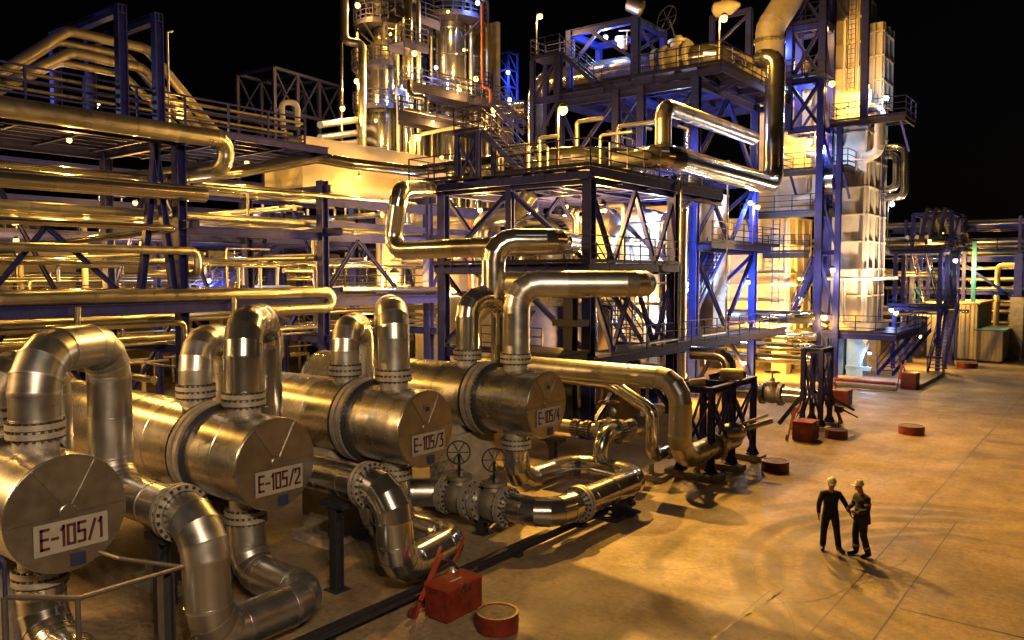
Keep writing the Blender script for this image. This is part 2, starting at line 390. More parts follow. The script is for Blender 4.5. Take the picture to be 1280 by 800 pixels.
# ---- U bends over the exchangers and the pipes that link one to the next
RP = .375
top = [5.35, 5.6, 5.72]; hY = [7.0, 10.95, 15.35]; cX = [-11.79, -11.5]
for k in range(3):
    F = FACE[k]; n0 = V((F.x - 1.05, F.y, F.z + 1.34)); zt = top[k]
    rx = [F.x - 2.15, F.x - 2.75, F.x - 2.6][k]
    if k < 2:
        zh = [2.62, 2.3][k]; G = FACE[k + 1]; bot = V((G.x - 1.05, G.y, G.z - 1.34))
        pts = [n0, V((n0.x, n0.y, zt)), V((rx, hY[k], zt)), V((rx, hY[k], zh)), V((cX[k], hY[k], zh)), V((cX[k], hY[k] + .08, .62)), V((-11.85, G.y, .62)), V((bot.x, G.y, .62)), bot]
        lab = ['shiny pipe arching over the exchanger lettered E-105/1 then looping low beneath E-105/2', 'polished arched pipe from exchanger E-105/2 to the loop behind the red hose box'][k]
        pipe(lab, pts, RP, flanges=[(V((cX[k] - .72, hY[k], zh)), (1, 0, 0))], bend=.62, seam=.75)
    else:
        pts = [n0, V((n0.x, n0.y, zt)), V((rx, F.y + 1.3, zt)), V((rx, F.y + 1.3, .85)), V((-14.4, hY[2], .82))]
        pipe('shiny pipe arching over the exchanger lettered E-105/3 then dropping behind it', pts, RP, bend=.62, seam=.75)
    # rear, lower arch
    n1 = V((F.x - 2.8, F.y, F.z + 1.34)); z1 = zt - .45
    pipe('lower rear pipe arch behind the tall arch of the exchanger lettered E-105/%d' % (k + 1),
         [n1, V((n1.x, n1.y, z1)), V((n1.x - .95, F.y + 1.35, z1)), V((n1.x - .95, F.y + 1.35, 1.2)), V((n1.x - 4, F.y + 1.35, 1.2))], .345, bend=.58, seam=.75, group='rear pipe arches over exchangers')
# outermost arch entering at the left edge belongs to the rear nozzle; bottom elbow of the first exchanger
F = FACE[0]; b0 = V((F.x - 1.05, F.y, F.z - 1.34))
pipe('bright pipe elbow turning under the exchanger lettered E-105/1', [b0, V((b0.x, b0.y, .75)), V((-12.0, b0.y, .75)), V((-12.0, b0.y - 3.5, .75))], .36, bend=.7, seam=.8)
# E-105/4 feeder with its valves
F = FACE[3]; b4 = V((F.x - 1.05, F.y, F.z - 1.34)); z4 = .82
pts = [V((-14.4, 15.35, z4)), V((-10.85, 15.5, z4)), V((-10.85, 19.95, z4)), V((-13.2, 20.3, z4)), V((-13.2, 17.25, z4)), V((-13.25, 17.25, z4)), b4]
pipe('long low pipe loop with bolted joints in front of exchanger E-105/4', [pts[0], pts[1], pts[2], pts[3], V((-13.25, 17.25, z4)), b4], .36, bend=.75, seam=.9,
     flanges=[(V((-12.15, 15.44, z4)), (1, 0, 0)), (V((-10.85, 16.75, z4)), (0, 1, 0)), (V((-14.0, 15.36, z4)), (1, 0, 0))])
valve('grey gate valve with black handwheel under exchanger E-105/3', (-13.65, 15.37, z4), (1, 0, 0), .36, wheel=.29, stem=1.0, m='dull', wd=(.5, -.6, .35))
valve('grey gate valve with black handwheel beside the low pipe bend in front of E-105/4', (-12.55, 15.43, z4), (1, 0, 0), .36, wheel=.29, stem=.95, m='dull', wd=(.5, -.6, .35))
# branch to the cross pipe behind
pipe('short bright pipe elbow rising from the low loop to a valve pipe', [V((-12.3, 20.17, z4)), V((-12.3, 20.17, 1.85)), V((-12.3, 22.0, 1.85))], .24, bend=.5, flanges=[(V((-12.3, 21.2, 1.85)), (0, 1, 0))])
pipe('dull cross pipe carrying a handwheel valve behind the exchanger lettered E-105/4', [V((-17.2, 21.8, 1.6)), V((-12.2, 21.8, 1.6))], .22, m='galv', flanges=[(V((-14.2, 21.8, 1.6)), (1, 0, 0)), (V((-13.75, 21.8, 1.6)), (1, 0, 0))])
valve('rusty gate valve with open handwheel on the cross pipe behind E-105/4', (-13.0, 21.8, 1.6), (1, 0, 0), .24, wheel=.34, stem=.95)
# tall pipes out of exchanger four
n0 = V((F.x - 1.02, F.y, F.z + 1.34)); n1 = V((F.x - 2.8, F.y, F.z + 1.34))
pipe('fat polished pipe rising from exchanger E-105/4 and running level to the right', [n0, V((n0.x, n0.y, 6.36)), V((-9.75, 20.0, 6.36)), V((-17, 20.9, 6.36))], .36, bend=.62, seam=.8)
pipe('polished double arch on the rear nozzle of the exchanger lettered E-105/4', [n1, V((n1.x, n1.y, 5.95)), V((n1.x + .2, n1.y + 1.35, 5.95)), V((n1.x + .2, n1.y + 1.35, 2))], .335, bend=.55, seam=.8)
q = V((n1.x + .2, n1.y + .95, 5.95))
pipe('polished riser from the double arch leading to the tall swan neck', [q, V((q.x, q.y, 7.62)), V((-13.45, 19.55, 7.62)), V((-14.2, 21.5, 7.62)), V((-23.0, 21.9, 7.55)), PY(499, 238, 21.9) + V((0, 0, 0)), PY(522, 236, 24.5), PY(560, 236, 30)], .35, bend=.62, seam=1.0)

# low steel kerb beam, its feet
b = MB(); b.ibeam((-11.18, 7.5, .2), (-11.18, 20.2, .2), .16, .2)
for y in (9.0, 11.6, 14.6, 17.4, 20): b.box((-11.3, y - .1, 0), (-11.06, y + .1, .1))
b.bar((-10.95, 7.5, .26), (-10.95, 12.9, .26), .05); b.bar((-10.95, 12.9, .26), (-11.18, 12.9, .26), .05)
single(b, 'kerb_beam', M['black'], 'long low black steel beam on feet along the edge of the exchanger pad', 'kerb beam', smooth=0)
b = MB(); b.box((-11.5, 18.2, 0), (-10.6, 19.3, .12)); b.ibeam((-10.85, 18.4, .3), (-10.85, 19.2, .3), .3, .28); b.ibeam((-11.3, 18.7, .2), (-10.3, 18.7, .2), .16, .16); b.bar((-11.4, 18.95, .18), (-10.3, 18.95, .18), .08)
single(b, 'pipe_shoe', M['black'], 'black steel pipe shoe under the corner of the low pipe loop', 'pipe support', smooth=0)
def tpost(x, y, h, w, lab, grp=None, rz=0):
    b = MB(); b.ibeam((x, y, .02), (x, y, h - .12), .2, .22); b.box((x - w / 2, y - .14, h - .12), (x + w / 2, y + .14, h)); b.box((x - .2, y - .2, 0), (x + .2, y + .2, .03))
    b.bar((x - w * .4, y, h - .12), (x, y, h - .45), .05); b.bar((x + w * .4, y, h - .12), (x, y, h - .45), .05)
    return single(b, 'pipe_stanchion', M['black'], lab, 'pipe support', grp, smooth=0)
tpost(-12.95, 10.7, 1.9, .7, 'black T-shaped stanchion on the floor right of the exchanger lettered E-105/2')
tpost(-12.95, 6.9, 2.2, .6, 'black T-shaped stanchion under the flanged pipe beside E-105/1')
tpost(-12.9, 15.4, .46, .8, 'stubby black stanchion below the valve pipe in front of E-105/4')
tpost(-14.6, 21.0, 1.35, .8, 'black stanchion under the cross pipe behind the exchanger lettered E-105/4')
# insulated hose standing at the big elbow + small pipes bottom left
b = MB(); p = PY(246, 800, 7.5); pts = []
for i in range(24):
    z = p.z - .1 + i * .06; pts.append((z, .075 + .02 * (i % 2) + .012 * R.random()))
b.lathe((p.x, p.y, 0), UP, [(z, r) for z, r in pts], 12, [R.random() for _ in pts])
single(b, 'wrapped_drain_pipe', M['clad'], 'crumpled foil-wrapped drain pipe standing beside the big lower elbow', 'pipe', smooth=60)
b = MB(); b.tube([PY(275, 735, 7.3), PY(240, 795, 7.0)], .035, 8); b.tube([PY(268, 728, 7.35), PY(282, 742, 7.25)], .06, 8)
single(b, 'drain_spout', M['galv'], 'thin slanting drain spout in front of the big lower elbow', 'pipe')

# lower left handrail (platform edge below the photographer)
hr = thing('handrail', 'grey pipe handrail with gate corner at the bottom left edge', 'railing', PZ(95, 900, 0))
A, B_, C_, D_, E2 = PX(5, 746, -8.6), PX(97, 748, -8.6), PX(228, 709, -10.0), PX(150, 698, -10.8), PX(125, 690, -11.6)
b = MB(); b.tube([A, B_, C_, D_, E2], .03, 8, .02); b.build('top_rail', M['railgrey'], hr)
lo = [V((p.x, p.y, p.z - .5)) for p in (A, B_, C_)]
b = MB(); b.tube(lo[:2], .02, 8, .02); b.build('mid_rail', M['railgrey'], hr)
for p in (A, B_): b = MB(); b.tube([p, V((p.x, p.y, 0))], .03, 8); b.tube([p + V((-.05, .03, -.06)), V((p.x - .05, p.y + .03, p.z - 1.2))], .015, 6); b.build('post', M['railgrey'], hr)
p = PX(207, 712, -9.9); b = MB(); b.ibeam((p.x, p.y, 0), (p.x, p.y, p.z - .05), .16, .16); b.build('post', M['black'], hr, smooth=0)
b = MB(); q = PX(5, 700, -8.6); b.tube([V((q.x, q.y, 0)), q, q + V((-.12, -.1, .06)), q + V((-.25, -.2, 0))], .022, 8, .08); single(b, 'hoop_rail', M['rail'], 'thin dark hooped rail standing at the left picture edge below E-105/1', 'railing')

# ================================================================== fire boxes and lids
def fire_box(lab, p, sx, sy, h, first):
    """red box with folded lever arms, standing on the yard"""
    p = V(p); t = thing('fire_hose_box', lab, 'hose box', p, 'red boxes on the yard')
    b = MB(); b.box(p + V((-sx / 2, -sy / 2, .04)), p + V((sx / 2, sy / 2, h - .05))); b.box(p + V((-sx / 2 + .05, -sy / 2 + .05, 0)), p + V((sx / 2 - .05, sy / 2 - .05, .04))); b.build('box', M['red'], t, smooth=0)
    b = MB(); b.box(p + V((-sx / 2 - .015, -sy / 2 - .015, h - .05)), p + V((sx / 2 + .015, sy / 2 + .015, h))); lid = b.build('box_lid', M['orange'], t, smooth=0)
    b = MB()
    for i, w in enumerate((.34,)):
        x = p.x + sx * .1; n = 8
        for j in range(n): b.box((x - .025, p.y - w / 2 + j * w / n, p.z + h), (x + .03, p.y - w / 2 + (j + .65) * w / n, p.z + h + .003))
    b.build('stencil_mark', M['white'], lid, smooth=0)
    b = MB(); xq = p.x + sx / 2 + .018; zq = p.z + h * .8; b.tube([(xq, p.y - .12, zq), (xq + .05, p.y - .12, zq), (xq + .05, p.y + .12, zq), (xq, p.y + .12, zq)], .012, 6, .02); b.build('handle', M['black'], t)
    for yy in (-.32, .32): b = MB(); b.box((p.x - sx / 2 - .03, p.y + yy * sy - .05, p.z + h - .09), (p.x - sx / 2 - .001, p.y + yy * sy + .05, p.z + h - .01)); b.build('hinge', M['bolt'], t, smooth=0)
    b = MB(); b.box((xq - .018, p.y - .04, p.z + h - .13), (xq, p.y + .04, p.z + h - .02)); b.build('latch', M['bolt'], t, smooth=0)
    for yy in (-sy / 2, sy / 2):
        b = MB(); b.box((p.x + sx / 2 - .03, p.y + yy - .008, p.z + .05), (p.x + sx / 2 + .008, p.y + yy + .008, p.z + h - .06)); b.build('corner_strip', M['red'], t, smooth=0)
    b = MB(); c2 = p + V((-sx * .55, -sy * .30, h * .9))
    b.bar(c2 + V((-.1, -.35, -h * .85)), c2 + V((-.05, .35, .62)), .06, .04); b.bar(c2 + V((.0, -.30, -.25)), c2 + V((.02, .28, .50)), .10, .03)
    b.bar(c2 + V((-.1, .6, .0)), c2 + V((.05, 1.0, .72)), .06, .03); b.build('lever_arm', M['orange'], t, smooth=0)
    b = MB(); b.tube([c2 + V((-.02, .2, .42)), c2 + V((.1, .5, .3)), c2 + V((.05, .72, .1)), c2 + V((.0, .85, -.2))], .03, 8, .15); b.build('hose', M['black'], t)
    b = MB(); b.lathe(c2 + V((.02, .62, -.05)), (0, 0, 1), [(-.12, .07), (0, .13), (.12, .10), (.2, .03)], 14); b.build('coupling', M['galv'], t)
    b = MB(); b.lathe(c2 + V((-.12, -.35, -h * .72)), (1, .2, 0), [(-.04, .09), (-.04, .13), (.04, .13), (.04, .09)], 14); b.build('foot_wheel', M['red'], t)
    return t
fire_box('large red hose box with raised lever arms by the kerb beam', (-10.25, 11.35, 0), .58, 1.0, .68, True)
fire_box('red hose box with lever arm in front of the wheeled pipe trestle', PZ(1007, 552) + V((-.1, .3, 0)), .75, .95, .8, False)
fire_box('red hose box half hidden behind the wheeled pipe trestle', PZ(1057, 508) + V((-.3, .3, 0)), .8, 1.0, .8, False)
fire_box('red hose box farthest away, beside the blue-lit furnace pier', PZ(1143, 487) + V((-.3, .3, 0)), .8, 1.1, .95, False)
for (u, v), w, lab in (((612, 796), .4, 'nearest round red chamber ring with worn lid, cut by the picture bottom'), ((968, 591), .45, 'round red chamber ring on the yard between the pipe trestle and the two workers'),
                       ((1045, 549), .45, 'round red chamber ring right beside a red hose box'), ((1140, 544), .5, 'round red chamber ring standing alone on the open yard right of the trestle'), ((1210, 460), .65, 'small far round red chamber ring on the yard near the container shed')):
    p = PZ(u, v) + V((-.1, .35, 0)); h = .34
    t = thing('chamber_ring', lab, 'chamber ring', p, 'round red chamber rings')
    b = MB(); b.lathe(p, UP, [(0, w), (h * .45, w), (h * .47, w + .012), (h * .53, w + .012), (h * .55, w), (h, w), (h, w - .05), (h - .04, w - .05)], 32, caps=False); b.build('ring', M['red'], t)
    b = MB(); b.lathe(p, UP, [(h - .06, w - .05), (h - .02, w - .05), (h - .01, w - .1), (h - .01, w * .3), (h + .002, w * .28)], 32); b.build('lid', M['lid'], t)

# ================================================================== pipes and trestles right of the exchangers
pipe('fat golden pipe dropping to the yard beside the braced indigo trestle', [V((-19, 22.1, 3.45)), V((-10.67, 22.1, 3.45)), V((-10.67, 22.1, .98)), V((-10.67, 26.2, .98))], .345, bend=.75, seam=.9, flanges=[(V((-10.67, 24.6, .98)), (0, 1, 0))])
pipe('thinner golden pipe stepping down beside the fat vertical drop', [V((-16.5, 22.9, 3.1)), V((-13.6, 22.9, 3.0)), V((-12.5, 22.9, 2.45)), V((-12.05, 22.9, 2.25)), V((-12.05, 22.9, .72)), V((-12.05, 25.6, .72))], .215, bend=.36, seam=.8, flanges=[(V((-12.05, 24.2, .72)), (0, 1, 0))])
def trestle(lab, xs, ys, h, feet, tops=True):
    t = thing('pipe_trestle', lab, 'trestle', ((xs[0] + xs[1]) / 2, (ys[0] + ys[-1]) / 2, 0))
    for x in xs:
        for y in ys:
            b = MB(); b.ibeam((x, y, .22), (x, y, h), .18, .2); b.bar((x - .14, y, .22), (x, y, .5), .03, .2); b.bar((x + .14, y, .22), (x, y, .5), .03, .2); b.box((x - .18, y - .18, .2), (x + .18, y + .18, .24)); b.build('column', M['steel'], t, smooth=0)
    for y in ys:
        b = MB(); b.ibeam((xs[0], y, h - .1), (xs[1], y, h - .1), .16, .2); b.build('beam', M['steel'], t, smooth=0)
        b = MB(); b.bar((xs[0], y, .5), (xs[1], y, h - .3), .07); b.bar((xs[1], y, .5), (xs[0], y, h - .3), .07); b.build('brace', M['steel'], t, smooth=0)
    for x in xs:
        for y0, y1 in zip(ys, ys[1:]):
            b = MB(); b.ibeam((x, y0, h - .1), (x, y1, h - .1), .16, .2); b.build('beam', M['steel'], t, smooth=0)
            b = MB(); b.bar((x, y0, h - .3), (x, y1, .6), .07); b.bar((x, y1, h - .3), (x, y0, .6), .07); b.build('brace', M['steel'], t, smooth=0)
    for y in ys:
        b = MB(); b.box((xs[0] - .45, y - .3, 0), (xs[1] + .4, y + .3, .2)); b.build('footing', M['conc'], t, smooth=0)
    return t
trestle('braced indigo pipe trestle on concrete footings beside the fat vertical pipe', (-11.55, -10.5), (24.0, 25.7, 27.6), 3.0, True)
def actuator(lab, p, d, r, L):
    t = thing('valve_actuator', lab, 'actuator', p); d = V(d).normalized()
    b = MB(); b.lathe(V(p), d, [(-L / 2, r * .9), (-L / 2 + .05, r), (L / 2 - .08, r), (L / 2 - .08, r * 1.06), (L / 2, r * 1.06), (L / 2 + .03, r * .6)], 20); b.build('cylinder', M['white'], t)
    b = MB(); b.bar(V(p) - d * L / 2, V(p) - d * (L / 2 + .35) + V((0, 0, -.1)), .16); b.lathe(V(p) + d * (L / 2 + .03), d, [(0, r * .7), (.1, r * .4)], 14); b.build('end_bracket', M['black'], t)
actuator('pale actuator cylinder lying on top of the braced trestle', V((-10.7, 26.0, 3.22)), (.75, .45, 0), .2, .75)
actuator('small pale actuator box on the near corner of the braced trestle', V((-11.1, 24.2, 3.1)), (.8, .3, .12), .13, .5)
b = MB(); b.lathe((-10.4, 25.6, 1.3), (1, .6, .25), [(-.3, .18), (-.25, .34), (.1, .36), (.3, .26), (.42, .1)], 20); b.tube([(-10.3, 25.7, 1.35), (-9.3, 26.2, 1.75)], .09, 10); b.tube([(-10.2, 25.6, 1.6), (-9.4, 26.05, 1.95)], .045, 8)
single(b, 'control_valve', M['galv'], 'golden control valve with slanting stem poking out of the braced trestle', 'valve')
for y, lab in ((22.9, 'low concrete sleeper with black stool under the thin stepped pipe'), (23.9, 'long low concrete sleeper under the fat pipe elbow')):
    x = -12.05 if y < 23 else -10.9
    b = MB(); b.box((x - .4, y - .25, 0), (x + .5, y + .25, .18)); b.bar((x, y, .18), (x, y, .5), .12); b.bar((x - .15, y, .2), (x, y, .45), .04); single(b, 'pipe_sleeper', M['conc'], lab, 'pipe support', smooth=0)
# wheel trestle with yellow-lit valve line
t2 = trestle('slim indigo trestle with a handwheel on top standing before the furnace row', (-10.95, -10.2), (34.5, 35.8), 3.5, True)
b = MB(); handwheel_mb(b, (-11.1, 34.4, 3.75), (.2, -1, .05), .3, .4); single(b, 'handwheel', M['galv'], 'pale round handwheel on top of the slim indigo trestle', 'handwheel')
b = MB(); q = PZ(974, 531); b.bar((-10.95, 34.6, 1.5), (q.x, q.y, .06), .13, .15); q2 = PZ(990, 519); b.bar((-10.95, 35.7, 1.3), (q2.x, q2.y, .06), .11); b.bar((-10.2, 35.8, 1.6), (-9.9, 36.6, .05), .1); b.bar((-10.2, 35.8, 1.5), (-10.6, 37.0, .05), .1)
b.bar((-10.2, 34.9, 1.55), (-9.3, 36.2, .75), .09); b.bar((-10.2, 34.7, 1.35), (-8.9, 35.3, .6), .06); b.box((-9.75, 34.9, .8), (-9.45, 35.2, 1.05)); b.bar((-9.6, 35.05, .06), (-9.6, 35.05, .9), .04)
single(b, 'trestle_strut', M['black'], 'black raking struts leaning against the slim indigo trestle', 'strut', smooth=0)
a0 = PY(905, 489, 36); a1 = PY(1040, 499, 36)
pipe('bright yellow-lit pipe running low to the slim indigo trestle', [V((-19.5, 36, a1.z)), V((-10.6, 36, a1.z))], .36, seam=1.5, flanges=[])
valve('yellow-lit valve body with bolted joints on the low pipe before the slim trestle', (PY(965, 492, 36).x, 36, a1.z), (1, 0, 0), .36, wheel=.36, stem=1.0)
pipe('golden pipe elbow descending under the rear structure deck', [PY(865, 441, 33.5), PY(912, 443, 33.5), PY(912, 475, 33.5) + V((0, 0, -1))], .3, bend=.6)
# ================================================================== steel process structure (front block)
def frame_parts(t, mm='steel'):
    def col(x, y, z0, z1, s=.42, m=None):
        b = MB(); b.ibeam((x, y, z0), (x, y, z1), s, s * .95, .05); b.box((x - s * .7, y - s * .7, z0), (x + s * .7, y + s * .7, z0 + .04)); return b.build('column', M[m or mm], t, smooth=0)
    def beam(p, q, h=.4, w=.22, m=None): b = MB(); b.ibeam(p, q, w, h, .03); return b.build('beam', M[m or mm], t, smooth=0)
    def brace(p, q, s=.18, m=None): b = MB(); b.ibeam(p, q, s, s, .03); return b.build('brace', M[m or mm], t, smooth=0)
    def deck(x0, x1, y0, y1, z, edge=.3, joist=1.0, m='deck'):
        b = MB(); b.box((x0, y0, z - .05), (x1, y1, z)); d = b.build('deck', M[m], t, smooth=0)
        b = MB(); k = max(1, round((x1 - x0) / joist))
        for i in range(k + 1): x = x0 + .06 + (x1 - x0 - .12) * i / k; b.ibeam((x, y0 + .02, z - .05 - edge / 2), (x, y1 - .02, z - .05 - edge / 2), .12, edge, .02)
        k = max(1, round((y1 - y0) / (joist * 2.4)))
        for i in range(k + 1): y = y0 + .06 + (y1 - y0 - .12) * i / k; b.ibeam((x0 + .1, y, z - .09 - edge * .7), (x1 - .1, y, z - .09 - edge * .7), .14, edge * .9, .02)
        b.build('deck_joists', M[mm], d, smooth=0); return d
    return col, beam, brace, deck
XF, XB, Y0, Y1 = -17.2, -25.1, 27.2, 34.6
st = thing('process_structure', 'indigo steel process structure of three decks standing behind the exchangers', 'steel structure', (XF - 4, 31, 0))
col, beam, brace, deck = frame_parts(st)
for x in (XF, XB):
    for y in (Y0, Y1): col(x, y, 0, 10.4)
col(-21.2, Y0, 0, 10.4, .3); col(-21.2, Y1, 0, 10.4, .3)
for z in (3.1, 6.85, 10.45):
    for y in (Y0, Y1): beam((XB, y, z), (XF, y, z), .42)
    for x in (XF, XB): beam((x, Y0, z + .003), (x, Y1 + (5.6 if z > 10 and x == XF else 0), z + .003), .42)
ym = (Y0 + Y1) / 2
def wbrace(x, z0, z1, ya, yb, m=None):
    q = (yb - ya) / 4
    for a, b_ in ((0, 1), (2, 1), (2, 3), (4, 3)): brace((x, ya + q * a, z1), (x, ya + q * b_, z0), .17, m)
wbrace(XF + .02, 7.1, 10.2, Y0, Y1); wbrace(XF + .02, 3.4, 6.6, Y0, Y1)
brace((XF, ym, 2.9), (XF, Y0, .2)); brace((XF, ym, 2.9), (XF, Y1, .2))
for z0, z1 in ((3.4, 6.6), (7.1, 10.2)):
    brace((XF, Y0, z0), (-21.2, Y0, z1)); brace((XB, Y0, z0), (-21.2, Y0, z1)); brace((XF, Y1, z0), (-21.2, Y1, z1), .2, 'steelb'); brace((XB, Y1, z0), (-21.2, Y1, z1), .2, 'steelb')
for z0, z1 in ((3.4, 6.6), (7.1, 10.2)):
    q4 = (Y1 - Y0) / 2; brace((-21.2, Y0 + .2, z0), (-21.2, Y0 + q4, z1), .14); brace((-21.2, Y1 - .2, z0), (-21.2, Y0 + q4, z1), .14); brace((XB, Y0 + .2, z1), (XB, Y0 + q4, z0), .16); brace((XB, Y1 - .2, z1), (XB, Y0 + q4, z0), .16)
for x in (-19.2, -23.2):
    for z in (6.85, 10.45): beam((x, Y0 + .1, z - .02), (x, Y1 - .1, z - .02), .3)
b = MB(); stair_mb(b, (-18.2, 33.6, 3.4), (-18.2, 29.4, 7.0), .9, (-1, 0, 0)); b.build('stair', M['steel'], st, smooth=0)
brace((XF, Y0, .2), (-21.2, Y0, 2.8)); brace((XB, Y0, .2), (-21.2, Y0, 2.8))
deck(-26.6, -16.7, 26.5, 39.4, 10.85, .34, 1.1)
deck(-25.4, -16.9, 26.8, 28.4, 7.1); deck(-18.4, -16.9, 28.4, 35.0, 7.1); deck(-25.4, -18.4, 33.2, 35.0, 7.1)
deck(-24, -16.7, 26.8, 28.2, 3.3); deck(-18.4, -16.7, 28.2, 49.2, 3.3)
railing(st, [(-25.4, 26.8, 7.1), (-16.9, 26.8, 7.1), (-16.9, 35.0, 7.1)]); railing(st, [(-22.5, 26.8, 3.3), (-19.2, 26.8, 3.3)]); railing(st, [(-16.7, 28.2, 3.3), (-16.7, 49.2, 3.3)], step=1.5)
railing(st, [(-26.6, 39.4, 10.85), (-26.6, 26.5, 10.85), (-23.4, 26.5, 10.85)]); railing(st, [(-21.4, 26.5, 10.85), (-16.7, 26.5, 10.85), (-16.7, 39.4, 10.85)], step=1.5)
# small projecting landing with dark ladder frame at the lower deck
L0 = PY(690, 446, 25.6)
b = MB(); zl = L0.z + .25; b.box((-19.8, 24.6, zl - .1), (-16.9, 26.79, zl)); b.ibeam((-19.8, 24.65, zl - .3), (-16.9, 24.65, zl - .3), .2, .36); b.ibeam((-16.95, 24.7, zl - .3), (-16.95, 26.7, zl - .3), .2, .36); b.ibeam((-19.75, 24.7, zl - .3), (-19.75, 26.7, zl - .3), .2, .36); b.build('landing', M['black'], st, smooth=0)
b = MB(); b.ibeam((-17.4, 26.2, zl - 2.9), (-17.4, 26.2, 6.2), .42, .42, .05); b.box((-18.0, 25.8, 4.6), (-16.8, 26.6, 4.85)); b.box((-18.0, 25.8, 5.7), (-16.8, 26.6, 6.0)); b.build('ladder_post', M['black'], st, smooth=0)
railing(st, [(-19.8, 24.6, zl), (-18.3, 24.6, zl), (-18.3, 24.6 + .01, zl)], step=.7)
# stair tower on the mid deck
P0, P1 = PY(655, 212, 29.0), PY(600, 170, 29.0)
zs = 13.2; b = MB(); xs_ = PY(605, 175, 28.5).x
b.box((xs_ - 1.4, 28.0, zs - .1), (xs_ + .1, 29.3, zs))
for x in (xs_ - 1.3, xs_):
    for y in (28.1, 29.2): b.ibeam((x, y, 10.86), (x, y, zs - .1), .2, .2)
b.bar((xs_ - 1.3, 28.1, 10.9), (xs_, 28.1, zs - .2), .1); b.bar((xs_, 28.1, 10.9), (xs_ - 1.3, 28.1, zs - .2), .1); b.build('stair_landing', M['steel'], st, smooth=0)
b = MB(); stair_mb(b, (xs_ + 2.6, 28.2, 10.9), (xs_ + .1, 28.2, zs), .9, (0, 1, 0)); b.build('stair', M['steel'], st, smooth=0)
railing(st, [(xs_ + .1, 29.3, zs), (xs_ - 1.4, 29.3, zs), (xs_ - 1.4, 28.0, zs), (xs_ + .1, 28.0, zs)], step=.8)

# ================================================================== rear block with the high deck
X2, Y2, Y3 = -18.7, 40.2, 48.7
s2 = thing('high_deck_structure', 'tall indigo and blue steel structure carrying the highest pipe deck', 'steel structure', (-22, 44, 0))
col, beam, brace, deck = frame_parts(s2)
for x, y, z1, m in ((X2, Y2, 17.2, 'steelb'), (X2, Y3, 17.2, 'steelb'), (-23.6, Y2, 17.2, None), (-22.0, Y2, 17.2, None), (-27.5, Y2, 17.2, None), (-27.5, Y3, 17.2, None), (-23.2, Y3, 17.2, None)): col(x, y, 0, z1, .42, m)
for z in (3.4, 8.1, 12.3, 16.9):
    for y in (Y2, Y3): beam((-27.5, y, z), (X2, y, z), .42)
    for x in (X2, -23.2, -27.5): beam((x, Y2, z + .003), (x, Y3, z + .003), .42)
def vbr(x, z0, z1, ya, yb, m=None): ym = (ya + yb) / 2; brace((x, ya, z1), (x, ym, z0), .2, m); brace((x, yb, z1), (x, ym, z0), .2, m)
vbr(X2 + .02, 3.6, 7.9, Y2, Y3); vbr(X2 + .02, 8.4, 12.1, Y2 + 1, Y3)
brace((X2, 44.4, 12.1), (X2, Y2, 8.4)); brace((X2, 44.4, 3.2), (X2, Y2, .2)); brace((X2, 44.4, 3.2), (X2, Y3, .2)); brace((X2, 44.4, 16.7), (X2, Y2, 12.5), .2, 'steelb'); brace((X2, 44.4, 16.7), (X2, Y3, 12.5), .2, 'steelb')
for z0, z1 in ((12.5, 14.6), (14.8, 16.8)): brace((-23.6, Y2, z0), (-22, Y2, z1), .12); brace((-22, Y2, z0), (-23.6, Y2, z1), .12)
beam((-23.6, Y2, 14.7), (-22, Y2, 14.7), .16)
brace((-22, Y2, 12.5), (X2, Y2, 16.7), .2, 'steelb'); brace((-27.5, Y2, 12.5), (-23.6, Y2, 16.7)); brace((-27.5, Y2, 16.7), (-25.5, Y2, 12.5))
brace((-27.5, Y3, 8.4), (-23.2, Y3, 12.1), .2, 'steelb'); brace((-23.2, Y3, 8.4), (X2, Y3, 12.1), .2, 'steelb'); brace((-23.2, Y3, 3.6), (X2, Y3, 7.9), .2, 'steelb')
brace((X2, Y2 + 2.6, 16.8), (-17.3, Y2 + 2.6, 17.3), .14)
deck(-27.9, -17.2, 40.0, 51.3, 17.7, .4, 1.3)
deck(-23, -17.6, 40.0, 49.0, 8.4, .3); deck(-19.0, -17.8, 40, 50.6, 12.5, .25)
railing(s2, [(-17.6, 40.0, 8.4), (-17.6, 50.2, 8.4), (-19, 50.2, 8.4)], step=1.4)
railing(s2, [(-22.4, 40.0, 17.7), (-17.2, 40.0, 17.7), (-17.2, 51.3, 17.7), (-20, 51.3, 17.7)], step=1.4)
b = MB(); stair_mb(b, (-19.6, 41.4, 3.4), (-19.6, 46.6, 8.3), 1.0, (-1, 0, 0)); b.build('stair', M['steelb'], s2, smooth=0)
b = MB(); stair_mb(b, (-21.4, 47.4, 8.5), (-21.4, 42.4, 12.3), .9, (-1, 0, 0)); b.build('stair', M['steelb'], s2, smooth=0)
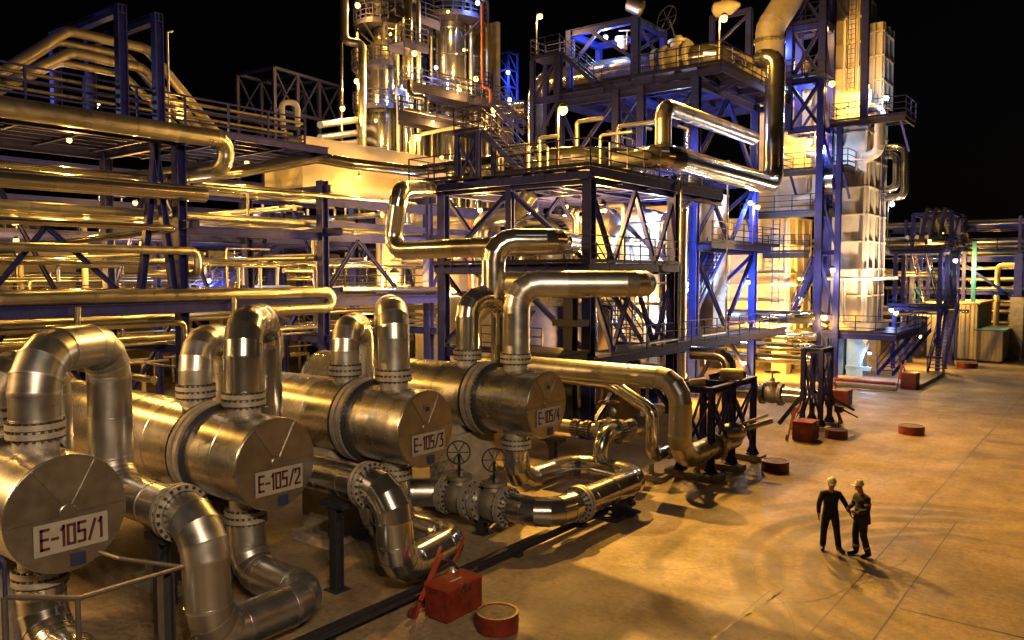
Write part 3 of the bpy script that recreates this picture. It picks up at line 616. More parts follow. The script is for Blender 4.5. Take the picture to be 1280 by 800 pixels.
# blue portal frame over the deck pipes
g = PY(795, 20, 42.5); xg1 = g.x; zt = g.z
xg0 = PY(712, 40, 42.5).x
b = MB(); b.ibeam((xg1, 42.5, 17.7), (xg1, 42.5, zt), .45, .45, .05); b.ibeam((xg1, 46.0, 17.7), (xg1, 46.0, zt), .35, .35, .05); b.ibeam((xg0, 42.5, zt - .2), (xg1, 42.5, zt - .2), .3, .4, .04); b.ibeam((xg0, 46, zt - .2), (xg1, 46, zt - .2), .3, .4, .04)
b.ibeam((xg1, 42.6, zt - .22), (xg1, 46, zt - .22), .3, .4, .04); b.ibeam((xg0, 42.6, zt - .22), (xg0, 46, zt - .22), .3, .4, .04); b.ibeam((xg0, 42.5, 17.7), (xg0, 42.5, zt), .35, .35, .05); b.ibeam((xg0, 46, 17.7), (xg0, 46, zt), .35, .35, .05)
b.bar((xg0 + .3, 42.4, zt - 2.2), (xg0 + 2.2, 42.4, zt - .4), .16); b.bar((xg1 - .2, 42.4, zt - 2.4), (xg1 - 3.0, 42.4, zt - .4), .2); b.bar((xg1, 42.7, zt - 2), (xg1, 45.8, zt - .4), .16); b.bar((xg1, 45.8, zt - 2), (xg1, 42.7, zt - .4), .16)
b.build('portal_frame', M['steelb'], s2, smooth=0)
b = MB(); g = PY(937, 10, 48)
b.ibeam((g.x, 48, 17.7), (g.x, 48, g.z), .35, .35, .04); b.ibeam((g.x - 2.4, 48, 17.7), (g.x - 2.4, 48, g.z), .3, .3, .04); b.ibeam((g.x - 2.4, 48, g.z - .15), (g.x, 48, g.z - .15), .25, .3, .03); b.bar((g.x - 2.3, 48, g.z - 2), (g.x - .1, 48, g.z - .4), .14); b.bar((g.x - 2.3, 48, g.z - 4), (g.x - .1, 48, g.z - 2.6), .14)
b.build('pipe_gantry', M['steel'], s2, smooth=0)
# landing tower left of the high deck
zA = PY(690, 70, 40.2).z; xa, xb = PY(668, 70, 40.2).x, PY(704, 66, 40.2).x
b = MB(); b.box((xa, 39.8, zA - .12), (xb, 41.4, zA)); b.ibeam((xa + .1, 39.9, 10.9), (xa + .1, 39.9, zA - .12), .28, .28); b.ibeam((xb - .15, 39.9, 17.0), (xb - .15, 39.9, zA - .12), .4, .4); b.ibeam((xa + .1, 41.3, 16), (xa + .1, 41.3, zA - .12), .28, .28)
b.bar((xa + .1, 39.9, zA - 2.6), (xb - .2, 39.9, zA - .3), .16); b.bar((xa + .1, 39.9, 14.6), (xb - .2, 39.9, zA - 2.9), .16); b.ibeam((xa, 39.9, 17.2), (xb + 3, 39.9, 17.2), .2, .4)
b.build('stair_landing', M['steel'], s2, smooth=0)
b = MB(); stair_mb(b, (PY(742, 105, 39.9).x, 39.9, 17.75), (xb, 39.9, zA), .9, (0, 1, 0)); b.build('stair', M['steel'], s2, smooth=0)
railing(s2, [(xb, 39.8, zA), (xa, 39.8, zA), (xa, 41.4, zA), (xb, 41.4, zA)], step=.9)

# ---- vessels in and behind the structure
def vessel(lab, x, y, r, z0, z1, m='clad', dome=.6, legs=True, cat='vessel', ribs=1.2, grp=None, name='process_vessel', n=40):
    t = thing(name, lab, cat, (x, y, 0), grp)
    pr = [(z0, r * .92), (z0 + .02, r)]; z = z0 + .02
    while z + ribs < z1: z += ribs; pr += [(z - .02, r), (z - .018, r + .02), (z, r + .02), (z + .002, r)]
    pr += [(z1, r)]
    b = MB(); b.lathe((x, y, 0), UP, pr, n, [R.random() for _ in pr]); b.build('body', M[m], t, smooth=30)
    b = MB(); b.lathe((x, y, 0), UP, [(z1, r)] + [(z1 + dome * r * math.sin(a * PI / 16), r * math.cos(a * PI / 16)) for a in range(1, 8)] + [(z1 + dome * r, .05)], n, [R.random() for _ in range(9)]); b.build('domed_head', M[m], t, smooth=25)
    if z0 > .3:
        b = MB(); b.lathe((x, y, 0), UP, [(0, r * .95), (z0, r * .95)], 28); b.build('skirt', M['steel' if legs else m], t)
    return t
vessel('squat bright domed vessel inside the front steel structure', -21.7, 30.8, 1.95, 5.2, 8.4, 'clad', .55)
vessel('slim bright vertical vessel below the squat domed one at the structure front', -19.0, 29.4, .75, .9, 5.3, 'clad', .5)
vessel('pale vertical drum deep inside the front steel structure', -21.0, 34.0, 1.0, 2.0, 8.6, 'cream', .4)
vessel('polished column behind the blue braces of the rear block', -21.5, 45.4, .8, 3, 12.4, 'clad', .5)
vessel('fat cream drum standing behind the front structure at its right end', -20.2, 37.2, 1.25, .8, 9.6, 'cream', .35)
vessel('polished drum behind the front structure left of the fat cream drum', -23.6, 37.4, 1.1, .8, 9.2, 'clad', .4)
vessel('narrow polished drum right under the mid deck edge beside the blue column', -18.2, 37.0, .55, .6, 9.8, 'clad2', .4)
b = MB(); b.lathe((-24.5, 34.2, 8.9), (1, 0, 0), [(0, .1), (.12, .5), (.3, .7), (4.4, .7), (4.6, .5), (4.7, .1)], 24); b.box((-23.6, 33.8, 7.1), (-23.3, 34.6, 8.4)); b.box((-21, 33.8, 7.1), (-20.7, 34.6, 8.4)); single(b, 'horizontal_drum', M['clad2'], 'horizontal drum lying under the mid deck behind the W braces', 'drum')
b = MB(); b.box((-26.8, 46.2, 3.4), (-20.2, 48.2, 11.6))
for z in (5, 6.6, 8.2, 9.8, 11.5): b.box((-26.9, 46.1, z), (-20.1, 46.2, z + .1)); b.box((-20.2, 46.2, z), (-20.1, 48.2, z + .1))
single(b, 'heater_casing', M['cream'], 'cream heater casing seen through the rear block bays', 'casing', smooth=0)
for i in range(10):
    x = -25 + .75 * i; pipe('upright pipe behind the front structure bays', [V((x, 35.6, .3)), V((x, 35.6, 6 + R.random() * 4)), V((x + R.choice([-1, 1]), 36.4, 10.2))], R.choice([.09, .12, .18]), m=R.choice(['galv', 'clad', 'white']), group='uprights behind the front structure bays', name='upright_pipe')
for i in range(9):
    z = 1.2 + i * 1.0; pipe('level pipe behind the front structure bays', [V((-26, 35.2 + .12 * (i % 3), z)), V((-17.6, 35.2 + .12 * (i % 3), z))], R.choice([.07, .1, .16]), m=R.choice(['galv', 'clad']), group='level pipes behind the front structure bays')
b = MB(); b.box((-25, 31.5, 0), (-15.6 - 2.6, 33.4, 2.6)); single(b, 'low_block_wall', M['brick'], 'low ochre rendered block wall under the front structure', 'wall', smooth=0)
b = MB(); b.box((-25.5, 28.0, 3.35), (-22.9, 29.0, 5.6)); single(b, 'equipment_cabinet', M['creamrib'], 'pale tall cabinet standing on the lower deck behind the tall exchanger arches', 'cabinet', smooth=0)
def skid(lab, x, y, z, grp):
    """pump set: base frame, motor, pump casing, discharge"""
    t = thing('pump_set', lab, 'pump', (x, y, z), grp)
    b = MB(); b.box((x - .9, y - .35, z), (x + .9, y + .35, z + .16)); b.build('base_frame', M['steel'], t, smooth=0)
    b = MB(); b.lathe((x - .75, y, z + .5), (1, 0, 0), [(0, .2), (.05, .28), (.7, .28), (.75, .22), (.9, .08), (1.0, .08)], 16); b.build('motor', M['white'], t)
    b = MB(); b.lathe((x + .45, y - .15, z + .5), (0, 1, 0), [(0, .3), (.06, .36), (.24, .36), (.3, .3)], 18); b.tube([(x + .45, y, z + .7), (x + .45, y, z + 1.3), (x + .45, y + .8, z + 1.3)], .11, 10); b.build('pump_casing', M['galv'], t)
for i, (x, y, z) in enumerate([(-22.6, 44, 8.4), (-20.8, 47.2, 8.4), (-24.5, 29.8, 10.86), (-19, 32.4, 10.86), (-22.5, 34, 10.86), (-20.5, 36.5, 10.86), (-18.5, 30.2, .02), (-20.6, 38.6, .02)]):
    skid('small pale pump set with round motor among the deck pipework', x, y, z, 'pump sets in the process structure')

# ---- pipes on the structure decks
zt_ = PY(880, 70, 45).z
yp = 44.3
pa, pb, pc_ = PY(672, 150, yp), PY(690, 98, yp), PY(893, 70, yp)
pipe('wide insulated pipe lying along the highest deck and dropping at its left end', [V((pa.x, yp, 13.2)), V((pa.x, yp, pb.z)), V((pc_.x, yp, pc_.z + .1)), V((pc_.x + .6, 49.5, pc_.z))], .68, bend=1.25, seam=1.6, flanges=[(PY(822, 78, yp), (1, 0, .05)), (PY(845, 74, yp), (1, 0, .05))], fr=1.2)
valve('valve with big handwheel on top of the highest deck pipe', PY(848, 74, yp), (1, 0, .05), .68, wheel=.75, stem=2.0, wd=(-.3, -1, .2))
b = MB(); q = PY(778, 68, yp); b.lathe(q + V((0, 0, .3)), UP, [(0, .3), (.5, .3), (.55, .45), (.75, .45), (.8, .2)], 14); handwheel_mb(b, q + V((.5, -.3, 1.3)), (.2, -.3, 1), .5, .8); single(b, 'relief_valve', M['white'], 'pale relief valve on the highest deck pipe under the blue portal', 'valve')
b = MB(); q = PY(905, 10, 46); b.lathe(q + V((-.7, 0, 0)), (1, 0, 0), [(0, .2), (.2, .45), (1.1, .45), (1.4, .3), (1.7, .1)], 14); b.lathe(q + V((0, 0, -.8)), UP, [(0, .2), (1.2, .25)], 10); single(b, 'valve_actuator', M['cream'], 'cream valve actuator perched above the right end of the high deck', 'actuator')
b = MB(); q = PY(795, 8, 45); b.lathe(q, (1, .3, -.5), [(-.6, .3), (-.5, .45), (.4, .5), (.5, .25)], 14); single(b, 'vent_cowl', M['galv'], 'round vent cowl above the blue portal frame', 'vent')
# very wide duct rising out of frame and its return to the mid level
x_ = PY(962, 60, 49)
dx = x_.x
pipe('very wide pale duct bending upward above the right end of the high deck', [V((dx + 2.2, 52.5, x_.z + 7)), V((dx + .9, 50.2, x_.z + 3.4)), V((dx, 49, x_.z + 1.2)), V((dx, 49, 17.75))], .85, m='white', bend=1.0, seam=2.2, flanges=[(V((dx, 49, x_.z + .4)), (0, 0, 1))], fr=1.12)
pv = PX(968, 150, -16.2); yv = pv.y
zl_ = PX(968, 232, -16.2).z
pipe('big polished pipe plunging from the high deck and sweeping left along the mid level', [V((dx + .2, 49.8, 19.5)), V((dx + 1, yv, 18.9)), V((-16.2, yv, 18.7)), V((-16.2, yv, zl_)), PX(845, 199, -16.2), PX(838, 197, -16.2) + V((-.3, -.6, 0)), V((-18.5, 33.5, 12.0)), V((-20.5, 31.0, 12.0)), V((-27.5, 31.0, 12.0))], .55, bend=1.0, seam=1.2)
p0, p1 = PX(829, 132, -16.6), PX(941, 176, -16.6)
pipe('polished elbow pipe slanting down below the high deck over the mid level', [PX(815, 198, -16.6) + V((-1.6, -.6, 0)), PX(817, 198, -16.6), V((PX(829, 190, -16.6))), p0, V((-16.6, p1.y, p0.z + .0))], .36, bend=.6, seam=1.0)
pipe('bright golden pipe with short swan neck inside the front structure', [V((-24.6, 29.2, 3.4)), V((-24.6, 29.2, 9.2)), V((-22.4, 29.2, 9.4)), V((-21.6, 29.2, 10.3))], .38, bend=.6, seam=1)
pipe('yellow pipe loop lying on the mid deck', [V((-26.4, 30.4, 11.4)), V((-19.6, 30.4, 11.4)), V((-19.6, 34, 11.4))], .3, bend=.5)
pipe('bright pipe bundle header along the back of the mid deck', [V((-26.4, 37.4, 12.6)), V((-17.4, 37.4, 12.6)), V((-17.4, 37.4, 10.9))], .34, bend=.55)
for i in range(16):
    x = -25.8 + R.random() * 8; y = 28.5 + R.random() * 9.5; z = 10.9; h = 1 + R.random() * 2.2; r = .06 + .08 * R.random()
    pipe('short bent standpipe among the equipment on the mid deck', [V((x, y, z)), V((x, y, z + h)), V((x + R.choice([-1, 1]) * (1 + R.random()), y, z + h)), V((x + .1, y + 1.2, z + h))][:3], r, m='galv', group='standpipes on the mid deck', name='standpipe')
for i in range(16):
    x = -24.5 + R.random() * 6.5; y = 29 + R.random() * 5; z = R.choice([.0, 3.4, 7.1]); h = 1 + R.random() * 2.0; r = .05 + .09 * R.random()
    pipe('thin pipe turning between the lower decks of the front structure', [V((x, y, z)), V((x, y, z + h)), V((x + R.choice([-1.6, 1.6]), y, z + h))], r, m=R.choice(['galv', 'clad']), group='small pipes in the front structure', name='branch_pipe')
for i in range(14):
    x = -26 + R.random() * 7; y = 41 + R.random() * 7; z = R.choice([.0, 3.4, 8.4, 12.5]); h = 1 + R.random() * 2.4; r = .06 + .1 * R.random()
    pipe('thin pipe turning between the decks of the rear block', [V((x, y, z)), V((x, y, z + h)), V((x, y + R.choice([-1.6, 1.6]), z + h))], r, m=R.choice(['galv', 'clad']), group='small pipes in the rear block', name='branch_pipe')
pipe('thin rust red riser beside the tall golden swan neck', [V((-28.5, 33, 0)), V((-28.5, 33, 9.5))], .13, m='rust')
for i, z in enumerate((1.2, 1.9, 2.6)):
    pipe('golden pipe running low beneath the furnace platforms', [V((-26, 49.4 + .5 * i, z + .2)), V((-15.2, 49.4 + .5 * i, z + .2))], .3, group='low pipes before the furnaces')
pipe('broad yellow-lit duct running at deck height in front of the left furnace', [V((-27, 49.6, 4.0)), V((-16.4, 49.6, 4.0)), V((-15.6, 50.4, 4.0))], .42, bend=.7, seam=1.6)
# drop pipes clipped on the structure face
for y, lab in ((34.2, 'thin silver drop pipe clipped to the front structure near its far corner'), (39.6, 'thin silver drop pipe clipped to the blue column of the rear block')):
    pipe(lab, [V((-16.6, y, 12.5)), V((-16.6, y, 3.6)), V((-16.6, y - 3, 3.6))], .05, m='galv')
# ================================================================== furnaces
def furnace(lab, x0, x1, y0, y1, zb, zt, step, zpan=1.5):
    t = thing('furnace', lab, 'furnace', ((x0 + x1) / 2, (y0 + y1) / 2, 0))
    b = MB(); b.box((x0, y0, zb), (x1, y1, zt)); b.build('casing', M['cream'], t, smooth=0)
    for s, (p, q, nrm) in enumerate((((x0, y0), (x1, y0), (0, -1)), ((x1, y0), (x1, y1), (1, 0)))):
        b = MB(); z = zb
        P, Q = V((*p, 0)), V((*q, 0)); d = (Q - P); L = d.length; d.normalize(); N_ = V((*nrm, 0))
        while z < zt + .01:
            b.obox((P + Q) / 2 + N_ * .11 + V((0, 0, min(z, zt - .06))), (d * (L / 2 + .2), N_ * .105, V((0, 0, .045)))); z += zpan
        k = max(1, round(L / 1.6))
        for i in range(k + 1):
            c = P + d * (L * i / k) + N_ * .10; b.obox(V((c.x, c.y, (zb + zt) / 2)), (d * .07, N_ * .095, V((0, 0, (zt - zb) / 2))))
        b.build('stiffener_grid', M['cream'], t, smooth=0)
    b = MB()
    b.box((x0 - .3, y0 - .5, zb - .45), (x1 + .5, y1 + .3, zb - .05)); b.build('base_ring', M['cream'], t, smooth=0)
    for x in (x0 + .5, x1 - .4):
        for y in (y0 + .4, y1 - .5): b = MB(); b.box((x - .5, y - .5, 0), (x + .5, y + .5, zb - .45)); b.build('pier', M['bluelit' if (x > -15 and y < y0 + 1) else 'conc'], t, smooth=0)
    return t
FY = 52.9
f1 = furnace('left cream furnace tower glowing above the low yellow duct', -22.0, -18.0, FY, 57.3, 2.9, 10.5, 3, 1.9)
f2 = furnace('right cream furnace tower with ribbed panels and blue-lit pier', -15.3, -13.2, FY, 57.2, 3.6, 18.0, 3, 1.7)
def panel_box(t, name, x0, x1, y0, y1, z0, z1, dz):
    b = MB(); b.box((x0, y0, z0), (x1, y1, z1)); z = z0
    while z < z1 + .01: b.box((x0 - .06, y0 - .14, z - .05), (x1 + .14, y0 - .002, z + .05)); b.box((x1 + .002, y0 - .001, z - .05), (x1 + .14, y1, z + .05)); z += dz
    for x in (x0 + .04, (x0 + x1) / 2, x1 - .04): b.box((x - .06, y0 - .13, z0), (x + .06, y0 - .003, z1 - .06))
    for y in (y0 + .1, (y0 + y1) / 2, y1 - .1): b.box((x1 + .003, y - .06, z0), (x1 + .13, y + .06, z1 - .06))
    return b.build(name, M['cream'], t, smooth=0)
panel_box(f2, 'convection_box', -15.6, -13.9, FY + .5, 56.8, 18.06, 24.4, 1.55)
panel_box(f2, 'flue_box', -13.74, -12.8, FY + 1.6, 57, 17.4, 22.5, 1.5)
panel_box(f1, 'radiant_box', -20.6, -16.8, FY + .1, 55.4, 10.62, 18.7, 2.3)
b = MB(); b.box((-19.9, FY + .6, 18.75), (-17.4, 55, 20.4)); b.box((-20.1, FY + .4, 20.4), (-17.2, 55.2, 20.6)); b.build('hood', M['cream'], f1, smooth=0)
b = MB(); b.box((-17.8, 57.8, 0), (-14.0, 58.4, 15)); single(b, 'casing_wall', M['cream'], 'cream casing wall set back in the gap between the two furnace towers', 'wall', smooth=0)
b = MB(); b.lathe((-14.75, FY + 2.6, 24.46), UP, [(0, .8), (1.2, .7), (4, .7)], 20); b.build('stack', M['cream'], f2)
# top walkway roof ribs above
def ladder(t, x, y, z0, z1, ax):
    b = MB(); ax = V(ax) * .22; n_ = round((z1 - z0) / .3)
    for k in (-1, 1): b.bar(V((x, y, z0)) + ax * k, V((x, y, z1)) + ax * k, .05)
    for i in range(n_): c_ = V((x, y, z0 + .15 + i * .3)); b.bar(c_ - ax, c_ + ax, .03)
    return b.build('ladder', M['steel'], t, smooth=0)
ladder(f1, -18.6, FY - .42, 4.4, 10.3, (1, 0, 0)); ladder(f2, -12.75, 55.2, 3.6, 15.8, (0, 1, 0)); ladder(f2, -14.3, FY + .2, 18.2, 24.2, (1, 0, 0))
# lattice stair tower between the furnaces
s3 = thing('lattice_tower', 'indigo lattice tower rising between the two cream furnaces', 'steel structure', (-15.3, 51, 0))
col, beam, brace, deck = frame_parts(s3)
lx = (-20.0, -17.4, -13.4); ly = (50.6, 52.4)
for y in ly: col(-15.3, y, 0, 30, .42)
col(-14.25, 50.9, 0, 15.6, .32)
for x, y in ((-17.3, 50.6), (-17.3, 52.4), (-13.1, 51.6)): col(x, y, 15.6, 30, .4)
for z in (15.6, 18.6, 21.8, 25, 28):
    beam((-17.3, 50.6, z), (-15.3, 50.6, z), .4); beam((-17.3, 52.4, z), (-15.3, 52.4, z), .3); beam((-15.3, 50.6, z), (-15.3, 52.4, z), .32); beam((-17.3, 50.6, z), (-17.3, 52.4, z), .32)
beam((-15.3, 51.6, 25), (-13.1, 51.6, 25), .34); beam((-15.3, 51.6, 28), (-13.1, 51.6, 28), .34)
for z in (4, 8, 12): beam((-15.3, 50.6, z), (-14.25, 50.9, z), .3); beam((-15.3, 50.6, z), (-15.3, 52.4, z), .3)
zz = [15.6, 18.6, 21.8, 25, 28]
for a, c in zip(zz, zz[1:]): brace((-17.3, 50.58, a), (-15.3, 50.58, c), .2); brace((-15.3, 50.62, a), (-17.3, 50.62, c), .2); brace((-17.3, 52.4, a), (-15.3, 52.4, c), .16); brace((-15.3, 50.6, c), (-15.3, 52.4, a), .16)
for a, c in ((0, 4), (4, 8), (8, 12), (12, 15.6)): brace((-15.3, 50.6, a), (-15.3, 52.4, c), .16); brace((-15.3, 50.6, c), (-14.25, 50.9, a), .14)
brace((-15.3, 51.6, 24.8), (-14.2, 51.6, 22.4), .18); brace((-13.1, 51.6, 24.8), (-14.2, 51.6, 26.8), .16)
deck(-17.5, -12.9, 50.4, 52.6, 25.3, .3); railing(s3, [(-17.5, 50.4, 25.3), (-12.9, 50.4, 25.3), (-12.9, 52.6, 25.3)])
deck(-17.5, -15.1, 50.4, 52.6, 22.1, .2); railing(s3, [(-17.5, 50.4, 22.1), (-15.1, 50.4, 22.1)])
deck(-17.5, -15.1, 50.4, 52.6, 18.9, .2); railing(s3, [(-17.5, 50.4, 18.9), (-15.1, 50.4, 18.9)])
b = MB(); stair_mb(b, (-17.1, 51.9, 4.0), (-15.4, 51.9, 8), .7, (0, -1, 0)); b.build('stair', M['steel'], s3, smooth=0)
# furnace platforms (each a bracketed gallery)
def gallery(lab, x0, x1, y0, y1, z, side=True, m='black', brk=True, rmat='rail'):
    t = thing('access_platform', lab, 'platform', ((x0 + x1) / 2, (y0 + y1) / 2, z))
    b = MB(); b.box((x0, y0, z - .06), (x1, y1, z)); b.ibeam((x0, y0 + .06, z - .2), (x1, y0 + .06, z - .2), .1, .28, .02); b.ibeam((x1 - .06, y0, z - .2), (x1 - .06, y1, z - .2), .1, .28, .02)
    k = max(1, round((y1 - y0) / 1.2))
    for i in range(k): y = y0 + .5 + i * 1.2; b.ibeam((x0 + .1, y, z - .18), (x1 - .1, y, z - .18), .08, .2, .02)
    b.build('deck', M[m], t, smooth=0)
    railing(t, [(x0, y1, z), (x0, y0, z), (x1, y0, z), (x1, y1, z)] if side else [(x0, y0, z), (x1, y0, z), (x1, y1, z)], rmat, step=1.2)
    if brk:
        for x in (x0 + .4, x1 - .3): b = MB(); b.bar((x, y0 + .2, z - .3), (x, y1 - .1, z - 1.8), .12); b.build('bracket', M['steel'], t, smooth=0)
    return t
gallery('dark gallery with railings high around the right furnace tower', -15.0, -10.7, 51.3, 54.0, 16.0)
gallery('dark gallery projecting around the left furnace tower above the fans', -17.7, -13.8, 51.0, 52.8, 13.2)
gallery('lower dark gallery with indigo skirt on the left furnace tower', -20.6, -14.9, 51.2, 52.7, 10.6)
gallery('low gallery with railing around the foot of the right furnace tower', -15.4, -10.8, 50.9, 59.5, 2.45 + .6, m='steel', brk=False)
gallery('short side gallery at the corner of the rear block facing the left furnace', -18.4, -15.8, 49.5, 50.5, 8.0, brk=False)
for zc, w, lab in ((16.4, 1.3, 'cream duct elbow turning through the high gallery of the right furnace'),):
    pipe(lab, [V((-13.4, 52.2, zc + .3)), V((-12.3, 52.2, zc + .3)), V((-12.3, 52.2, zc - 2.3)), V((-13.2, 52.6, zc - 2.6))], .3, m='cream', bend=.5)
pipe('cream duct elbow hanging below the gallery of the left furnace', [V((-16.4, 51.6, 14.3)), V((-15.75, 51.6, 14.2)), V((-15.75, 51.6, 11.6)), V((-16.8, 51.6, 11.4)), V((-18.2, 52.6, 11.4))], .32, m='cream', bend=.5)
b = MB(); b.lathe((-15.3, 51.2, 12.2), (1, 0, 0), [(0, .4), (.1, .6), (.7, .6), (.8, .4)], 20); single(b, 'draught_fan', M['galv'], 'round draught fan housing under the gallery of the left furnace', 'fan')
# pipes looping out of the right furnace to the right
for (u, v0, v1, lab) in ((1131, 183, 246, 'outer golden square pipe loop on the right side of the right furnace'), (1121, 193, 236, 'inner golden square pipe loop on the right side of the right furnace')):
    yy = 56.0; a, c = PY(u, v0, yy), PY(u, v1, yy); pipe(lab, [V((-13.1, yy, a.z)), V((a.x, yy, a.z)), V((c.x, yy, c.z)), V((-13.1, yy, c.z))], .24, bend=.45)
for x, y in ((-14.0, 51.6), (-15.6, 51.7)):
    pipe('small cream pipe with valve on the foot of the right furnace', [V((x, y, 6.2)), V((x, y, 3.6)), V((x + .6, y, 3.4))], .1, m='white', group='small pipes at the furnace foot', name='burner_pipe')
pipe('ring main pipe around the base of the right furnace tower', [V((-17.0, 52.2, 6.4)), V((-12.4, 52.2, 6.4)), V((-12.4, 58, 6.4))], .12, m='white')
pipe('ring main pipe around the base of the left furnace tower', [V((-22.4, 52.3, 6.0)), V((-17.4, 52.3, 6.0)), V((-17.4, 57, 6.0))], .12, m='white')
b = MB(); b.box((-13.7, 50.9 + .2, .8), (-12.2, 51.3, 1.05)); b.bar((-12.4, 51.2, 2.6), (-13.0, 51.2, .95), .14); single(b, 'flood_bracket', M['bluelit'], 'pale blue lit bracket on the pier of the right furnace', 'bracket', smooth=0)
b = MB(); b.lathe((-14, 50, .3), (1, 0, 0), [(0, .1), (3.4, .1)], 10); single(b, 'drain_pipe', M['orange'], 'long orange-red pipe lying on the ground before the furnace pier', 'pipe')
b = MB(); b.lathe((-14.5, 48.6, .2), (1, 0, 0), [(0, .16), (4.3, .16)], 12); single(b, 'drain_pipe', M['conc'], 'pale pipe lying on the ground beside the orange-red one', 'pipe')
b = MB(); b.box((-15, 50.6, 0), (-9.4, 58.5, .25)); single(b, 'furnace_plinth', M['conc'], 'low concrete plinth around the foot of the right furnace', 'plinth', smooth=0)
# ================================================================== right hand stair tower, rack and container
s4 = thing('stair_tower', 'dark indigo stair tower right of the right furnace', 'steel structure', (-10, 62, 0))
col, beam, brace, deck = frame_parts(s4)
for x in (-13.0, -10.2):
    for y in (60.5, 63, 66): col(x, y, 0, 8.2, .26)
for z in (4.3, 8.2):
    for y in (60.5, 63, 66): beam((-13, y, z), (-10.2, y, z), .24)
    for x in (-13, -10.2): beam((x, 60.5, z), (x, 66, z), .24)
deck(-13.4, -9.9, 60.2, 66.4, 8.4, .2); deck(-13.4, -9.9, 60.2, 66.4, 4.5, .2)
railing(s4, [(-13.4, 60.2, 8.4), (-9.9, 60.2, 8.4), (-9.9, 66.4, 8.4)]); railing(s4, [(-13.4, 60.2, 4.5), (-9.9, 60.2, 4.5), (-9.9, 66.4, 4.5)])
brace((-10.2, 60.5, 4.4), (-10.2, 63, 8.1), .14); brace((-10.2, 66, 4.4), (-10.2, 63, 8.1), .14); brace((-10.2, 60.5, .2), (-10.2, 63, 4.2), .14); brace((-10.2, 66, .2), (-10.2, 63, 4.2), .14)
b = MB(); stair_mb(b, (-9.4, 57.5, .1), (-9.4, 63.0, 4.5), .9, (-1, 0, 0)); b.build('stair', M['steel'], s4, smooth=0)
b = MB(); stair_mb(b, (-12.2, 66, 4.6), (-12.2, 61, 8.4), .9, (1, 0, 0)); b.build('stair', M['steel'], s4, smooth=0)
b = MB(); stair_mb(b, (-12.6, 54.3, .3), (-11.2, 58.4, 3.0), .9, (1, 0, 0)); b.build('stair', M['steelb'], s4, smooth=0)
for i in range(12):
    y = 60.8 + R.random() * 5; x = -14.5 - R.random() * 3; h = 3 + R.random() * 6
    pipe('upright pipe behind the dark stair tower', [V((x, y, 0)), V((x, y, h)), V((x + 1.2 + R.random(), y, h))], .07 + .12 * R.random(), m=R.choice(['galv', 'clad']), group='upright pipes behind the stair tower', name='standpipe')
for i in range(10):
    y = 61 + R.random() * 8; z = 2.5 + R.random() * 7
    pipe('level pipe behind the dark stair tower', [V((-22, y, z)), V((-9.5 - R.random() * 2, y, z))], .06 + .1 * R.random(), m=R.choice(['galv', 'clad', 'galv']), group='level pipes behind the stair tower', name='branch_pipe')
rk = thing('pipe_bridge', 'dark pipe bridge crossing the yard at the far right on twin columns', 'pipe rack', (0, 74, 0))
col, beam, brace, deck = frame_parts(rk)
for x in (-15, -6.9, 1.5):
    for y in (73.2, 76): col(x, y, 0, 8.3, .55 if x > -8 else .4, 'creamrib' if False else None)
for z in (7.9, 10.4):
    for y in (73.2, 76): beam((-16, y, z), (12, y, z), .4)
for x in (-15, -11, -6.9, -2.7, 1.5, 6): beam((x, 73.2, 7.9), (x, 76, 7.9), .3); col(x, 73.2, 8.1, 11.2, .22); col(x, 76, 8.1, 11.2, .22)
beam((-16, 73.2, 5.2), (12, 73.2, 5.2), .3)
for y in (73.2, 76):
    b = MB(); b.box((-7.35, y - .45, 0), (-6.45, y + .45, 4.9)); b.build('column_casing', M['conc'], rk, smooth=0)
brace((-11, 73.2, 7.7), (-6.9, 73.2, 4.6), .2); brace((-2.7, 73.2, 7.7), (-6.9, 73.2, 4.6), .2); brace((-11, 73.2, 8.1), (-15, 73.2, 10.4), .18)
railing(rk, [(-16, 73.0, 8.4), (12, 73.0, 8.4)], step=2.6, r=.03)
for i, (z, r) in enumerate(((8.5, .22), (8.9, .15), (9.3, .2), (10.75, .2), (11.0, .14), (5.5, .16))):
    pipe('golden pipe carried across the yard on the far right pipe bridge', [V((-17, 73.5 + .4 * i, z)), V((12, 73.5 + .4 * i, z))], r, m='galv', group='pipes on the far right bridge')
r2 = thing('lattice_gantry', 'dark lattice gantry with bent roof pipes linking the stair tower to the far bridge', 'pipe rack', (-11, 69, 0))
col, beam, brace, deck = frame_parts(r2)
for y in (66.8, 70, 73):
    for x in (-13.2, -10.6): col(x, y, 0, 11.2, .26)
for z in (8.6, 11.2):
    for x in (-13.2, -10.6): beam((x, 66.8, z), (x, 73, z), .26)
    for y in (66.8, 70, 73): beam((-13.2, y, z), (-10.6, y, z), .24)
brace((-10.6, 66.8, 8.6), (-10.6, 70, 11.1), .12); brace((-10.6, 70, 8.6), (-10.6, 73, 11.1), .12); brace((-10.6, 66.8, 8.4), (-10.6, 70, 5), .12)
deck(-13.4, -10.4, 66.6, 73.2, 8.75, .2); railing(r2, [(-10.4, 66.6, 8.75), (-10.4, 73, 8.75)])
for i in range(3):
    pipe('bent pipe hopping over the roof of the far lattice gantry', [V((-11 - .6 * i, 60, 9.2)), V((-11 - .6 * i, 64.5, 9.4)), V((-11 - .6 * i, 66.5, 11.5)), V((-11 - .6 * i, 69, 11.5)), V((-11 - .6 * i, 71.5, 10)), V((-11 - .6 * i, 73, 10))], .13, m='galv', group='bent pipes on the far gantry')
b = MB(); b.ibeam((-9.7, 71.5, 3.6), (-9.7, 71.5, 9.2), .3, .3); single(b, 'cyan_lit_column', M['teal_tint'], 'turquoise lit column standing behind the far gantry', 'column', smooth=0)
